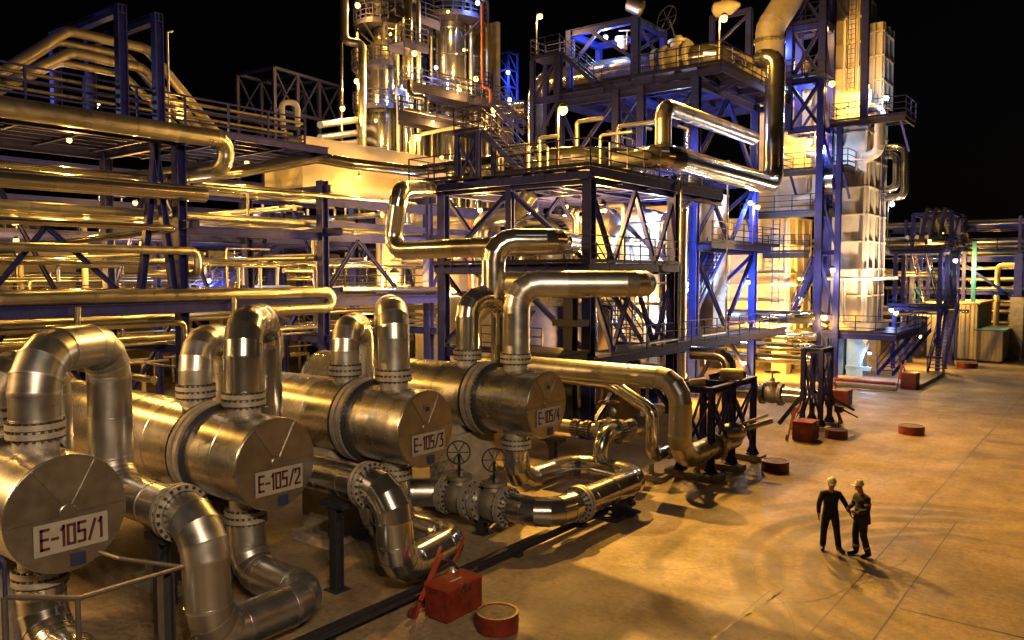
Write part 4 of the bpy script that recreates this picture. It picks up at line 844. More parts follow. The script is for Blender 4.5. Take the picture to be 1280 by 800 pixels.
b = MB(); b.bar((-14, 70, 6.2), (-12.6, 68, 4.6), .16); b.bar((-13.6, 69.9, 5.9), (-13.6, 69.9, 4.4), .16); single(b, 'cyan_lit_brace', M['teal_tint'], 'turquoise lit brace seen through the far stair tower', 'brace', smooth=0)
def shed(lab, x0, x1, y0, y1, h, roof):
    t = thing('container_shed', lab, 'shed', ((x0 + x1) / 2, (y0 + y1) / 2, 0))
    b = MB(); b.box((x0, y0, .15), (x1, y1, h)); 
    n = round((x1 - x0) / .3)
    for i in range(n): x = x0 + .08 + i * (x1 - x0 - .1) / n; b.box((x, y0 - .04, .2), (x + .12, y0, h - .1))
    n = round((y1 - y0) / .3)
    for i in range(n): y = y0 + .08 + i * (y1 - y0 - .1) / n; b.box((x1, y, .2), (x1 + .04, y + .12, h - .1))
    b.build('ribbed_wall', M['creamrib'], t, smooth=0)
    b = MB(); b.box((x0 - .15, y0 - .15, h), (x1 + .2, y1 + .15, h + .12)); b.build('roof', M[roof], t, smooth=0)
    b = MB(); b.box((x0 + .1, y0 + .1, 0), (x1 - .1, y1 - .1, .15)); b.build('skid', M['black'], t, smooth=0)
    return t
shed('tall ribbed pale container shed under the far pipe bridge', -12.6, -9.2, 70, 78, 4.4, 'creamrib')
shed('lower ribbed pale container shed with turquoise edged roof beside the tall one', -9.1, -7.4, 69.2, 75, 2.4, 'teal_tint')
for i in range(9):
    y = 78 + R.random() * 9; h = 2 + R.random() * 7; x = -14 + R.random() * 6
    pipe('upright pipe standing in the far unit beyond the pipe bridge', [V((x, y, 0)), V((x, y, h)), V((x + 2.5, y, h))], .1 + .12 * R.random(), m=R.choice(['galv', 'white']), group='far unit uprights', name='upright_pipe')
for i in range(8):
    z = 1.5 + i * .95; pipe('level pipe strung across the far unit beyond the pipe bridge', [V((-16, 80 + (i % 3), z)), V((14, 80 + (i % 3), z))], .12 + .1 * R.random(), m='galv', group='far unit level pipes')
b = MB(); b.box((-12, 90, 0), (30, 92, 4)); 
for i in range(5): b.box((-12, 89.9, .6 + i * .75), (30, 90, .75 + i * .75))
single(b, 'far_wall', M['black'], 'dark low boundary building far behind the pipe bridge', 'building', smooth=0)
# ================================================================== left pipe rack
RX, RB = -30.0, -36.0
RY = [3.0, 10.0, 17.1, 24.2, 31.3, 38.4]
rk2 = thing('pipe_rack', 'long indigo steel pipe rack filling the left side, with a railed walkway on top', 'pipe rack', (-33, 18, 0))
col, beam, brace, deck = frame_parts(rk2)
for y in RY:
    for x in (RX, RB): col(x, y, 0, 12.1 if y < 24 else 11.0, .42)
    for z in (3.6, 5.55, 8.6, 11.9 if y < 24 else 10.6): beam((RB - .5, y, z), (RX + (1.4 if z in (8.6, 11.9) else .6), y, z), .36)
for a, c in zip(RY, RY[1:]):
    for x in (RX, RB):
        for z in (5.5, 11.88 if a < 17 else 8.4): beam((x, a, z), (x, c, z), .38)
    m_ = (a + c) / 2
    for x in (RB, RX):
        if x == RB or a < 16 or a > 20: brace((x, a + (c - a) * .3, 8.3 if x == RX else 11.6), (x, a + .1, 5.7), .16); brace((x, a + (c - a) * .3, 8.3 if x == RX else 11.6), (x, m_ + 1.4, 5.7), .16)
    brace((RB, m_, 5.3), (RB, a + .2, .3), .16); brace((RB, m_, 5.3), (RB, c - .2, .3), .16)
brace((RX, 15.4, 5.7), (RX, 16.2, 11.7), .26); brace((RX, 16.8, 5.7), (RX, 16.1, 11.7), .26)
deck(-36.2, -28.5, -2, 23.4, 12.3, .25, 1.0)
railing(rk2, [(-30.2, -2, 12.32), (-30.2, 23.4, 12.32)], 'steel', h=1.45, step=1.9, r=.035, mids=2)
railing(rk2, [(-30.2, 23.4, 12.32), (-34, 23.4, 12.32)], 'steel', step=1.4)
beam((RX, 24.4, 10.1), (RX, 38.4, 10.1), .5); beam((RX, 24.4, 9.0), (RX, 38.4, 9.0), .3)
for y, (u, v) in ((14.8, (155, 10)), (16.2, (197, 20))):
    zt = PX(u, v, RX).z; b = MB(); b.ibeam((RX + .25, y, 12.35), (RX + .25, y, zt), .34, .34, .04); b.ibeam((RX + .25 - 5.5, y, 12.3), (RX + .25 - 5.5, y, zt), .34, .34, .04); b.ibeam((RX + .4 - 5.7, y, zt - .17), (RX + .4, y, zt - .17), .3, .34, .04); b.build('portal_frame', M['steel'], rk2, smooth=0)
# expansion loops over the walkway
for i, (dz, dy, lab) in enumerate(((0, 0, 'upper trapezoid expansion loop of pipe bulging above the rack walkway'), (-.75, .35, 'inner trapezoid expansion loop of pipe under the taller one above the rack walkway'))):
    xx = -33.0 - .3 * i; k = .3 + dy
    pipe(lab, [V((xx, -2, 13.0 + dz * .1)), V((xx, 10.6 + k, 13.1 + dz * .1)), V((xx, 14.2 + k * .5, 16.1 + dz)), V((xx, 17.6 - k * .3, 16.1 + dz)), V((xx, 21.0 - k, 13.0 + dz * .1)), V((xx, 24.5, 13.0 + dz * .1))], .2, m='dull', bend=.6)
    pipe('rear expansion loop pipe behind the first pair above the rack walkway', [V((xx - 1.4, -2, 13.0)), V((xx - 1.4, 10.9 + k, 13.0)), V((xx - 1.4, 14.4 + k * .5, 16.0 + dz)), V((xx - 1.4, 17.5 - k * .3, 16.0 + dz)), V((xx - 1.4, 20.8 - k, 13.0)), V((xx - 1.4, 24.5, 13.0))], .16, m='dull', bend=.6, group='rear expansion loops')
for i in range(6):
    pipe('level pipe lying behind the walkway railing on the left rack', [V((-30.9 - .55 * i, -3, 12.6 + .05 * (i % 3))), V((-30.9 - .55 * i, 23.6 + .5 * (i % 3), 12.6 + .05 * (i % 3)))], .12 + .05 * (i % 3), m='dull', group='pipes behind the walkway railing')
for i in range(3):
    pipe('level pipe on the outriggers behind the walkway railing', [V((-30.6, -3, 13.05 + .28 * i)), V((-30.6, 23 + .3 * i, 13.05 + .28 * i))], .07, m='dull', group='small pipes along the walkway railing')
b = MB(); q = PX(209, 40, -32); b.tube([(q.x, q.y, 12.4), (q.x, q.y, q.z), (q.x, q.y + .25, q.z + .1)], .05, 8); single(b, 'vent_pipe', M['galv'], 'thin crooked vent pipe standing above the left rack', 'pipe')
# named rack pipes, front to back
def py_(u, v, x): return PX(u, v, x)
a, c = py_(0, 131, -28.6), py_(272, 174, -28.6)
pipe('fat dull gold pipe hung outside the walkway and hooking back under it', [V((-28.6, -3, c.z)), V((-28.6, c.y + .4, c.z)), V((-28.75, c.y + .4, c.z - 1.05)), V((-31.5, c.y - .6, c.z - 1.25)), V((-35, c.y - 1.2, c.z - 1.3))], .33, bend=.5, seam=1.6)
a, c = py_(0, 225, -29), py_(255, 243, -29)
pipe('fat gold pipe ending in a blank end in front of the big rack column', [V((-29, -3, a.z)), V((-29, c.y, c.z))], .31, seam=1.8)
c = py_(225, 286, -29.4)
pipe('mid-sized gold pipe below the blank ended one on the left rack', [V((-29.4, -3, c.z)), V((-29.4, c.y, c.z)), V((-33.5, c.y - 3.2, c.z - .6))], .13)
c = py_(247, 314, -29.4)
pipe('gold pipe elbowing down just right of the big rack column', [V((-29.4, -3, c.z)), V((-29.4, c.y, c.z)), V((-29.4, c.y, c.z - .9)), V((-33, c.y, c.z - .9))], .16, bend=.3)
c = py_(414, 365, -29.2)
pipe('long fat gold pipe crossing above the exchanger arches and hooking back below itself', [V((-29.2, -3, c.z)), V((-29.2, c.y, c.z)), V((-29.2, c.y, c.z - .72)), V((-29.2, c.y - 4.6, c.z - .72))], .25, bend=.35, seam=1.5)
pipe('second fat gold pipe lying behind the long hooked one on the same beam', [V((-29.85, -3, c.z + .05)), V((-29.85, 19.2, c.z + .05))], .24, seam=1.5)
b = MB(); b.ibeam((-29.3, -3, c.z - .48), (-29.3, 40, c.z - .48), .3, .42, .04); single(b, 'support_beam', M['steel'], 'long indigo beam under the fat hooked pipe', 'beam', smooth=0)
c = py_(230, 403, -28.4)
pipe('slim gold pipe turning down at the top left of exchanger E-105/2', [V((-28.4, -3, c.z)), V((-28.4, c.y, c.z)), V((-28.4, c.y, c.z - 2.5))], .12, bend=.2)
for (u0, u1, v, vb) in ((72, 150, 333, 352), (262, 303, 331, 356), (300, 346, 333, 356)):
    p, q = py_(u0, v, -29.6), py_(u1, v, -29.6); pipe('thin goalpost shaped pipe rising from the fat gold rack pipe', [V((p.x, p.y, PX(u0, vb, -29.6).z)), p, q] if u0 < 100 else [p, q, V((q.x, q.y, PX(u1, vb, -29.6).z))], .07, bend=.12, group='goalpost pipes on the rack')
for u, v0, v1 in ((97, 384, 432), (292, 372, 398)):
    p, q = py_(u, v0, -29.0), py_(u, v1, -29.0); pipe('short upright gold pipe dropping from the fat rack pipe', [p, q], .12, group='drops from the fat rack pipe')
p = [PX(205, 226, -30.6), PX(300, 214, -30.6), PX(396, 197, -29.6), PX(440, 205, -29), PX(520, 214, -28.2), PX(585, 205, -27)]
pipe('fat bright pipe rising from the rack across the front of the cream duct', p, .27, bend=.8, seam=1.6)
p = [PX(240, 232, -29.4), PX(330, 240, -29.4), PX(400, 244, -29.4), PX(520, 256, -29.4)]
pipe('slim golden pipe crossing below the cream duct', p, .11)
p0 = py_(427, 383, -29.0); 
pipe('golden pipe on the beam between the rack and the front structure', [py_(427, 362, -29.3), py_(557, 362, -29.3)], .14)
# cream duct box hung on the rack
z0, z1 = PX(378, 240, -32).z, PX(378, 171, -32).z; ya, yb = PX(377, 200, -32).y, PX(545, 220, -32).y + 1
b = MB(); b.box((-35, ya, z0 - .1), (-32, yb, z1)); 
k = MB(); du = thing('cream_duct', 'big plain cream duct box hung behind the fat bright pipe', 'duct', (-33.5, (ya + yb) / 2, z0)); b.build('box', M['cream'], du, smooth=0)
k.box((-31.99, ya + .02, z0 + (z1 - z0) * .45), (-31.96, yb, z0 + (z1 - z0) * .45 + .05)); k.box((-32, ya - .04, z0 - .15), (-31.9, ya, z1 + .05)); k.box((-32.0, ya, z1), (-31.9, yb, z1 + .06)); k.build('edge_flange', M['cream'], du, smooth=0)
# ---- banks of pipes inside the rack
lev = [(3.85, 5), (4.7, 4), (7.0, 5), (8.85, 5), (10.3, 4)]
names = {3.85: 'lowest', 4.7: 'low', 7.0: 'middle', 8.85: 'upper', 10.3: 'top'}
for z, n in lev:
    for i in range(n):
        r = R.choice([.06, .09, .13, .18]); x = -30.5 - i * 1.05 - R.random() * .3; y1 = 13 + R.random() * 27; zz_ = z + r
        pts = [V((x, -4, zz_)), V((x, y1, zz_))]
        if i % 2: pts.append(V((x, y1, zz_ + R.choice([-1.3, 1.2])))); pts.append(V((x - 4, y1, pts[-1].z)))
        pipe('gold pipe lying on the %s tier inside the left rack' % names[z], pts, r, m=R.choice(['clad', 'galv']), group='pipes on the %s tier of the left rack' % names[z])
for i in range(26):
    y = 6 + R.random() * 34; z = R.choice([2.6, 4.4, 5.9, 7.4, 9.6]); r = R.choice([.05, .07, .1, .14])
    pipe('cross pipe running back through the left rack', [V((-29.4 - R.random(), y, z)), V((-38 - R.random() * 8, y, z)), V((-38 - R.random() * 8, y + 1, z))][:2], r, m=R.choice(['clad', 'galv']), group='cross pipes through the left rack')
for i in range(22):
    y = 8 + R.random() * 32; x = -31 - R.random() * 5; z = R.choice([0, 3.7, 5.7]); h = 1.5 + R.random() * 2.5
    pipe('upright pipe with bent top standing in the left rack', [V((x, y, z)), V((x, y, z + h)), V((x, y + R.choice([-2, 2.5]), z + h))], R.choice([.06, .09, .13]), m='galv', group='upright pipes in the left rack', name='standpipe')

# ================================================================== units behind the rack
bk = thing('equipment_floor', 'railed indigo equipment floor with stair glimpsed behind the left rack', 'steel structure', (-46, 32, 0))
col, beam, brace, deck = frame_parts(bk)
for y in (14, 22, 30, 38, 46):
    for x in (-41, -50): col(x, y, 0, 10.4, .32)
for z in (5.0, 8.6):
    deck(-50.5, -40.5, 13, 47, z, .25, 2.0)
    railing(bk, [(-40.5, 13, z), (-40.5, 47, z)], step=1.6, r=.03)
for z in (10.3, 12.0):
    for x in (-41, -50): beam((x, 14, z - .1), (x, 46, z - .1), .3)
b = MB(); stair_mb(b, (-39.6, 34, 1.0), (-39.6, 27.5, 5.0), .9, (-1, 0, 0)); b.build('stair', M['steel'], bk, smooth=0)
b = MB(); stair_mb(b, (-39.6, 23.5, 5.0), (-39.6, 29.5, 8.6), .9, (-1, 0, 0)); b.build('stair', M['steel'], bk, smooth=0)
for i in range(14):
    y = 15 + R.random() * 30; x = -42 - R.random() * 6; z = R.choice([5.02, 8.62])
    skid('brightly lit pump set on the floor behind the left rack', x, y, z, 'pump sets behind the left rack')
for i in range(16):
    y = 15 + R.random() * 31; x = -42 - R.random() * 7; z = R.choice([0, 5.02, 8.62]); r = .25 + R.random() * .5; h = 1.2 + R.random() * 1.6
    vessel('small upright drum standing on the floor behind the left rack', x, y, r, z + .35, z + .35 + h, R.choice(['cream', 'clad', 'galv', 'white']), .4, grp='drums behind the left rack', cat='drum', name='small_drum', n=20)
for i in range(40):
    y = 13 + R.random() * 36; x = -41 - R.random() * 8; z = R.choice([0, 5.0, 5.0, 8.6, 8.6]); h = .8 + R.random() * 2.2
    pipe('thin glowing standpipe behind the left rack', [V((x, y, z)), V((x, y, z + h)), V((x, y + R.choice([-1.5, 1.5]), z + h))], R.choice([.06, .08, .12, .16]), m=R.choice(['galv', 'white', 'clad']), group='standpipes behind the left rack', name='standpipe', seam=0)
for i in range(20):
    z = R.choice([2.0, 3.2, 4.3, 6.3, 7.3, 9.6, 10.6, 11.6]) + R.random() * .5; x = -40.3 - R.random() * 9; r = R.choice([.05, .07, .1, .13])
    pipe('level golden pipe far behind the left rack', [V((x, 0 + R.random() * 16, z)), V((x, 34 + R.random() * 18, z))], r, m=R.choice(['galv', 'clad', 'cream']), group='level pipes behind the left rack', seam=0)
for i in range(26):
    y = 13 + R.random() * 34; x = -39.6 - R.random() * 9; z = R.choice([0, 5.0, 5.0]); h = 2.6 + R.random() * 4
    pipe('tall thin upright pipe behind the left rack', [V((x, y, z)), V((x, y, z + h))], R.choice([.07, .1, .15, .22]), m=R.choice(['white', 'cream', 'clad', 'galv']), group='tall uprights behind the left rack', name='upright_pipe', seam=0)
b = MB(); b.box((-58, 8, 0), (-57, 60, 9.5)); single(b, 'far_plant_wall', M['creamrib'], 'dim ribbed plant wall closing the view behind the left rack', 'wall', smooth=0)
vessel('tall pale gold column between the rack and the front structure', PX(486, 330, -33.6).x, PX(486, 330, -33.6).y, .72, 1.0, 10.0, 'cream', .15)
vessel('bright vessel wall glowing beside the sodium lamp left of the swan neck', -33.4, 36.4, 1.9, .6, 10.3, 'creamrib', .2)
b = MB(); b.box((-34, 40.6, 0), (-28.6, 41.4, 4.6)); single(b, 'ochre_panel_wall', M['brick'], 'ochre panel wall behind the tall arches of exchanger E-105/3', 'wall', smooth=0)
wk = thing('access_platform', 'low railed walkway between the left rack and the front structure', 'platform', (-31, 30, 5.6))
b = MB(); b.box((-32.5, 24.4, 5.75), (-30.3, 33.5, 5.85)); b.build('deck', M['deck'], wk, smooth=0); railing(wk, [(-30.3, 24.4, 5.85), (-30.3, 31.2, 5.85)], step=1.3)

# ================================================================== column towers at the back
def ring_deck(parent, x, y, r0, r1, z, a0=0, a1=2 * PI, n=20):
    b = MB(); k = n
    for i in range(k):
        t0, t1 = a0 + (a1 - a0) * i / k, a0 + (a1 - a0) * (i + 1) / k
        P = [V((x + math.cos(t) * r, y + math.sin(t) * r, zz)) for zz in (z - .22, z) for t, r in ((t0, r0), (t1, r0), (t1, r1), (t0, r1))]
        b.add(P, [(3, 2, 1, 0), (4, 5, 6, 7), (0, 1, 5, 4), (1, 2, 6, 5), (2, 3, 7, 6), (3, 0, 4, 7)])
    for i in range(0, k, 3):
        t0 = a0 + (a1 - a0) * (i + .5) / k; b.bar((x + math.cos(t0) * r1 * .97, y + math.sin(t0) * r1 * .97, z - .2), (x + math.cos(t0) * r0, y + math.sin(t0) * r0, z - 1.3), .12)
    d = b.build('ring_platform', M['deck'], parent, smooth=0)
    b = MB(); pts = [V((x + math.cos(a0 + (a1 - a0) * i / k) * r1, y + math.sin(a0 + (a1 - a0) * i / k) * r1, z)) for i in range(k + 1)]
    rail_mb(b, pts, 1.15, 1.4, .03, 2); b.build('railing', M['rail'], d, smooth=0)
def at_depth(u, v, d): r_ = _ray(u, v); k = d / (r_.x * _h[0] + r_.y * _h[1]); return V((r_.x * k, r_.y * k, CAMZ + r_.z * k))
def zc(v, d): return at_depth(640, v, d).z
def column(lab, u, d, segs, decks):
    p = at_depth(u, 344, d); t = thing('distillation_column', lab, 'column', (p.x, p.y, 0)); S = d / FPX
    pr = []
    for v, hw in segs: pr.append((zc(v, d), hw * S))
    pr2 = []
    for (z0, r0), (z1, r1) in zip(pr, pr[1:]):
        k = max(1, round(abs(z1 - z0) / 2.0))
        for i in range(k):
            f = i / k; z = z0 + (z1 - z0) * f; r = r0 + (r1 - r0) * f; pr2 += [(z, r), (z + .04, r + .03), (z + .14, r + .03), (z + .18, r)]
    pr2.append(pr[-1])
    b = MB(); b.lathe((p.x, p.y, 0), UP, pr2, 40, [R.random() for _ in pr2]); b.build('shell', M['clad'], t, smooth=28)
    for v, hw, ins in decks: ring_deck(t, p.x, p.y, ins * S, hw * S, zc(v, d), n=24)
    for i in range(5):
        a = (-2.6, -2.3, .7, 1.0, 2.2)[i]; r = segs[0][1] * S + .35
        b = MB(); b.tube([(p.x + r * math.cos(a), p.y + r * math.sin(a), 2), (p.x + r * math.cos(a), p.y + r * math.sin(a), zc(60 - 30 * (i % 3), d)), (p.x + (r - .6) * math.cos(a), p.y + (r - .6) * math.sin(a), zc(60 - 30 * (i % 3), d))], .09 + .05 * (i % 3), 10, .3); b.build('riser', M['galv'], t)
    return t
column('banded distillation column with cone shoulder at the top left of the plant', 480, 62, [(360, 24), (86, 24), (84, 20), (84, 19), (66, 19), (52, 11), (28, 11), (24, 17), (10, 17), (-20, 12), (-60, 12)], [(138, 36, 25), (86, 37, 20), (34, 34, 12), (6, 32, 17)])
column('polished twin distillation column topped by a wide round platform', 565, 64, [(360, 19), (200, 19), (40, 19), (-80, 19)], [(28, 44, 20), (128, 34, 20)])
column('thin polished column squeezed between the two big columns', 530, 66, [(360, 9), (40, 9), (-60, 9)], [(80, 20, 9)])
column('slim polished column right of the twin column', 592, 67, [(360, 12), (140, 12), (-60, 12)], [(112, 24, 12)])
column('slender column wrapped in risers left of the banded column', 512, 60, [(360, 7), (60, 7), (-40, 7)], [])
p = at_depth(434, 344, 58)
pipe('tall bright downcomer pipe at the far left of the columns', [V((p.x, p.y, zc(-30, 58))), V((p.x, p.y, zc(52, 58))), at_depth(453, 54, 58), at_depth(453, 190, 58)], .3, bend=.5)
pipe('thin outer downcomer pipe beside the tall bright one', [at_depth(432, 50, 58), at_depth(427, 50, 58), at_depth(427, 190, 58)], .11, bend=.3)
pipe('white looped pipe on the walkway of the columns', [at_depth(512, 100, 56), at_depth(512, 120, 56), at_depth(533, 122, 56), at_depth(533, 140, 56)], .2, bend=.4)
for i, (u, v0, v1, lab) in enumerate(((603, 5, 110, 'rust red riser climbing past the round column platform'),)):
    pipe(lab, [at_depth(u, v0, 60), at_depth(u, v1, 60), at_depth(613, v1, 60), at_depth(613, 130, 60)], .12, m='rust', bend=.3)
# gangways between the columns
def gangway(lab, p, q, w=1.2, drop=.45):
    p, q = V(p), V(q); t = thing('gangway', lab, 'gangway', (p + q) / 2); d = (q - p).normalized(); s = V((-d.y, d.x, 0)).normalized() * (w / 2); b = MB()
    b.obox((p + q) / 2 - V((0, 0, .05)), (s, d * ((q - p).length / 2), V((0, 0, .05))))
    for k in (-1, 1): b.bar(p + s * k - V((0, 0, drop / 2 + .1)), q + s * k - V((0, 0, drop / 2 + .1)), .14, drop)
    b.build('deck', M['deck'], t, smooth=0)
    for k in (-1, 1): b = MB(); rail_mb(b, [p + s * k, q + s * k], 1.15, 1.4, .03); b.build('railing', M['rail'], t, smooth=0)
    return t
gangway('upper sloping-looking gangway running right from the banded column', at_depth(500, 105, 59), at_depth(628, 132, 62), 1.6)
gangway('middle gangway with pipes on it right of the banded column', at_depth(498, 143, 57), at_depth(640, 172, 58), 1.6)
gangway('high gangway joining the two big columns', at_depth(490, 12, 60), at_depth(545, 32, 62), 1.2)
gangway('short lower gangway with pale underside left of the twin column', at_depth(495, 52, 58), at_depth(525, 60, 60), 1.6)
pipe('pipe lying on the middle gangway of the columns', [at_depth(505, 137, 56.5), at_depth(640, 166, 57.5)], .2)
b = MB(); p, q = at_depth(515, 170, 54), at_depth(575, 158, 54); b.tube([V((p.x, p.y, 10)), p, q], .12, 10, .3); single(b, 'handling_pipe', M['cream'], 'thin golden elbow pipe in front of the column feet', 'pipe')
st5 = gangway('flight of stairs like gangway descending right of the columns', at_depth(590, 118, 58), at_depth(596, 120, 58.4), .8)
b = MB(); stair_mb(b, at_depth(655, 168, 55), at_depth(612, 128, 56), 1.0, (.6, .8, 0)); single(b, 'metal_stair', M['steel'], 'metal stair descending right from the upper column gangway', 'stair', smooth=0)
# pale ribbed screen wall
pA, pB = at_depth(584, 100, 72), at_depth(624, 100, 70)
wl = thing('screen_wall', 'tall pale ribbed screen wall right of the columns', 'wall', ((pA.x + pB.x) / 2, (pA.y + pB.y) / 2, 0))
b = MB(); d = V((pB.x - pA.x, pB.y - pA.y, 0)); L = d.length; d.normalize(); nn = V((d.y, -d.x, 0)); zt = zc(32, 71)
b.obox(V(((pA.x + pB.x) / 2, (pA.y + pB.y) / 2, zt / 2)), (d * L / 2, nn * .15, V((0, 0, zt / 2))))
for i in range(12): c = V((pA.x, pA.y, zt / 2)) + d * (L * (i + .5) / 12) + nn * .18; b.obox(c, (d * .07, nn * .05, V((0, 0, zt / 2))))
b.build('ribbed_sheet', M['creamrib'], wl, smooth=0)
b = MB()
for z in (zc(68, 71), zc(80, 71)): b.bar(V((pA.x, pA.y, z)) + nn * .5, V((pB.x, pB.y, z)) + nn * .5 - d * 1, .1)
b.build('girt', M['steel'], wl, smooth=0)
p = at_depth(634, 344, 78)
b = MB()
for dx_ in (-1, 1):
    for dy_ in (-1, 1): b.bar((p.x + dx_ * .7, p.y + dy_ * .7, 0), (p.x + dx_ * .7, p.y + dy_ * .7, zc(66, 78)), .18)
for i in range(10):
    z = zc(66, 78) - 1.6 * i - .2
    for sx, sy, ex, ey in ((-1, -1, 1, -1), (1, -1, 1, 1)): b.bar((p.x + .7 * sx, p.y + .7 * sy, z), (p.x + .7 * ex, p.y + .7 * ey, z), .12); b.bar((p.x + .7 * sx, p.y + .7 * sy, z), (p.x + .7 * ex, p.y + .7 * ey, z - 1.6), .09)
single(b, 'lattice_mast', M['steelb'], 'slim blue lattice mast behind the screen wall', 'mast', smooth=0)
vs = at_depth(640, 138, 62); b = MB(); b.lathe(vs, (1, .3, 0), [(-1.4, .1), (-1.2, .7), (1.2, .7), (1.4, .1)], 20); single(b, 'horizontal_drum', M['clad'], 'small horizontal drum at the end of the upper column gangway', 'drum')
# lattice box frame against the sky left of the columns
p, q = at_depth(343, 130, 60), at_depth(425, 130, 66)
fr = thing('open_scaffold', 'open lattice frame standing against the sky left of the columns', 'steel structure', ((p.x + q.x) / 2, (p.y + q.y) / 2, 0))
b = MB(); zt, zb = zc(93, 62), zc(150, 62); dd = V((q.x - p.x, q.y - p.y, 0)); P0_ = V((p.x, p.y, 0)); nrm = V((-dd.y, dd.x, 0)).normalized() * 4
for o in (V((0, 0, 0)), nrm):
    for f in (0, .33, .66, 1): c = P0_ + o + dd * f; b.bar((c.x, c.y, 0), (c.x, c.y, zt), .25)
    for z in (zt, zb + .4): c0, c1 = P0_ + o, P0_ + o + dd; b.bar((c0.x, c0.y, z), (c1.x, c1.y, z), .22)
    for f in (0, .33, .66): c0, c1 = P0_ + o + dd * f, P0_ + o + dd * (f + .33); b.bar((c0.x, c0.y, zt), (c1.x, c1.y, zb), .12); b.bar((c0.x, c0.y, zb), (c1.x, c1.y, zt), .12)
for f in (0, .33, .66, 1): c0 = P0_ + dd * f; b.bar((c0.x, c0.y, zt), (c0.x + nrm.x, c0.y + nrm.y, zt), .2)
b.build('frame', M['rail'], fr, smooth=0)
for i, v in enumerate((150, 166, 178)):
    a, c = at_depth(400, v + 6, 52), at_depth(445, v, 58); pipe('pale pipe crossing the sky gap left of the columns', [a, c, V((c.x - 3, c.y + 4, c.z))], .22, m='galv', group='pipes in the sky gap left of the columns')
pipe('pale swan neck pipe at the end of the walkway against the sky', [PX(355, 170, -34), PX(352, 128, -34), PX(372, 128, -34), PX(372, 160, -34)], .14, m='white', bend=.3)
# ================================================================== ground, marks, joints
gm = bpy.data.materials.new('yard_concrete'); gm.use_nodes = True; nt = gm.node_tree; N, L = nt.nodes, nt.links; bs = N['Principled BSDF']
def nd(t, **k):
    n = N.new('ShaderNode' + t)
    for a, v in k.items(): setattr(n, a, v)
    return n
geo = nd('NewGeometry'); pos = geo.outputs['Position']
def noise(s, det=6, ro=.6, vec=None): n = nd('TexNoise'); n.inputs['Scale'].default_value = s; n.inputs['Detail'].default_value = det; n.inputs['Roughness'].default_value = ro; L.new(vec or pos, n.inputs['Vector']); return n.outputs['Fac']
def ramp(f, a, b, c0, c1):
    n = nd('MapRange'); n.inputs['From Min'].default_value = a; n.inputs['From Max'].default_value = b; n.inputs['To Min'].default_value = c0; n.inputs['To Max'].default_value = c1; L.new(f, n.inputs['Value']); return n.outputs['Result']
def math_(op, a, b=None):
    n = nd('Math', operation=op)
    for i, x in enumerate((a, b)):
        if x is None: continue
        if isinstance(x, (int, float)): n.inputs[i].default_value = x
        else: L.new(x, n.inputs[i])
    return n.outputs[0]
val = ramp(noise(.22, 8, .68), .32, .70, .80, 1.06)
val = math_('MULTIPLY', val, ramp(noise(1.3, 8, .7), .3, .72, .74, 1.08))
val = math_('MULTIPLY', val, ramp(noise(7, 8, .78), .36, .64, .62, 1.14)); val = math_('MULTIPLY', val, ramp(noise(40, 4, .7), .40, .60, .80, 1.06)); val = math_('MULTIPLY', val, ramp(noise(.9, 9, .8), .55, .64, 1.0, .68))
mp = nd('Mapping'); mp.inputs['Scale'].default_value = (.9, .12, 1); mp.inputs['Rotation'].default_value = (0, 0, .5); L.new(pos, mp.inputs['Vector'])
val = math_('MULTIPLY', val, ramp(noise(1.0, 6, .6, mp.outputs[0]), .45, .75, 1.0, .78))
sx = nd('SeparateXYZ'); L.new(pos, sx.inputs[0])
wob = math_('MULTIPLY', math_('SUBTRACT', noise(.35, 2), .5), .6)
for cx, cy, rr, w, st_ in ((-1.6, 19.4, 4.95, .20, .52), (-1.6, 19.4, 5.62, .22, .58), (-1.6, 19.4, 3.5, .18, .45), (-1.6, 19.4, 4.1, .18, .4), (-1.9, 18.6, 6.9, .2, .42), (3.0, 26, 8.4, .25, .14)):
    dx_ = math_('SUBTRACT', sx.outputs[0], cx); dy_ = math_('SUBTRACT', sx.outputs[1], cy)
    dist = math_('ADD', math_('SQRT', math_('ADD', math_('MULTIPLY', dx_, dx_), math_('MULTIPLY', dy_, dy_))), wob)
    band = math_('ABSOLUTE', math_('SUBTRACT', dist, rr))
    mk = ramp(band, w * .7, w * 1.5, st_, 0); mk = math_('MULTIPLY', mk, ramp(sx.outputs[0], cx - 2.6, cx - .6, 1, .0 if cx < 0 else .4)); mk = math_('MULTIPLY', mk, ramp(noise(.5, 4), .36, .5, .45, 1))
    val = math_('MULTIPLY', val, math_('SUBTRACT', 1, mk))
cr = nd('Mix', data_type='RGBA'); cr.inputs[6].default_value = (.22, .15, .10, 1); cr.inputs[7].default_value = (.40, .33, .215, 1); L.new(ramp(noise(.5, 7, .7), .3, .7, 0, 1), cr.inputs[0])
mul = nd('Mix', data_type='RGBA', blend_type='MULTIPLY'); mul.inputs[0].default_value = 1; L.new(cr.outputs[2], mul.inputs[6]); L.new(val, mul.inputs[7]); L.new(mul.outputs[2], bs.inputs['Base Color'])
L.new(ramp(noise(.6, 6), .3, .7, .48, .82), bs.inputs['Roughness'])
bp = nd('Bump'); bp.inputs['Strength'].default_value = .25; bp.inputs['Distance'].default_value = .02; L.new(noise(22, 6, .7), bp.inputs['Height']); L.new(bp.outputs[0], bs.inputs['Normal'])
b = MB(); b.add([(-700, -300, 0), (700, -300, 0), (700, 900, 0), (-700, 900, 0)], [(0, 1, 2, 3)]); tag(b.build('ground', gm, smooth=0, loc=(0, 0, 0)), kind='structure')
b = MB()
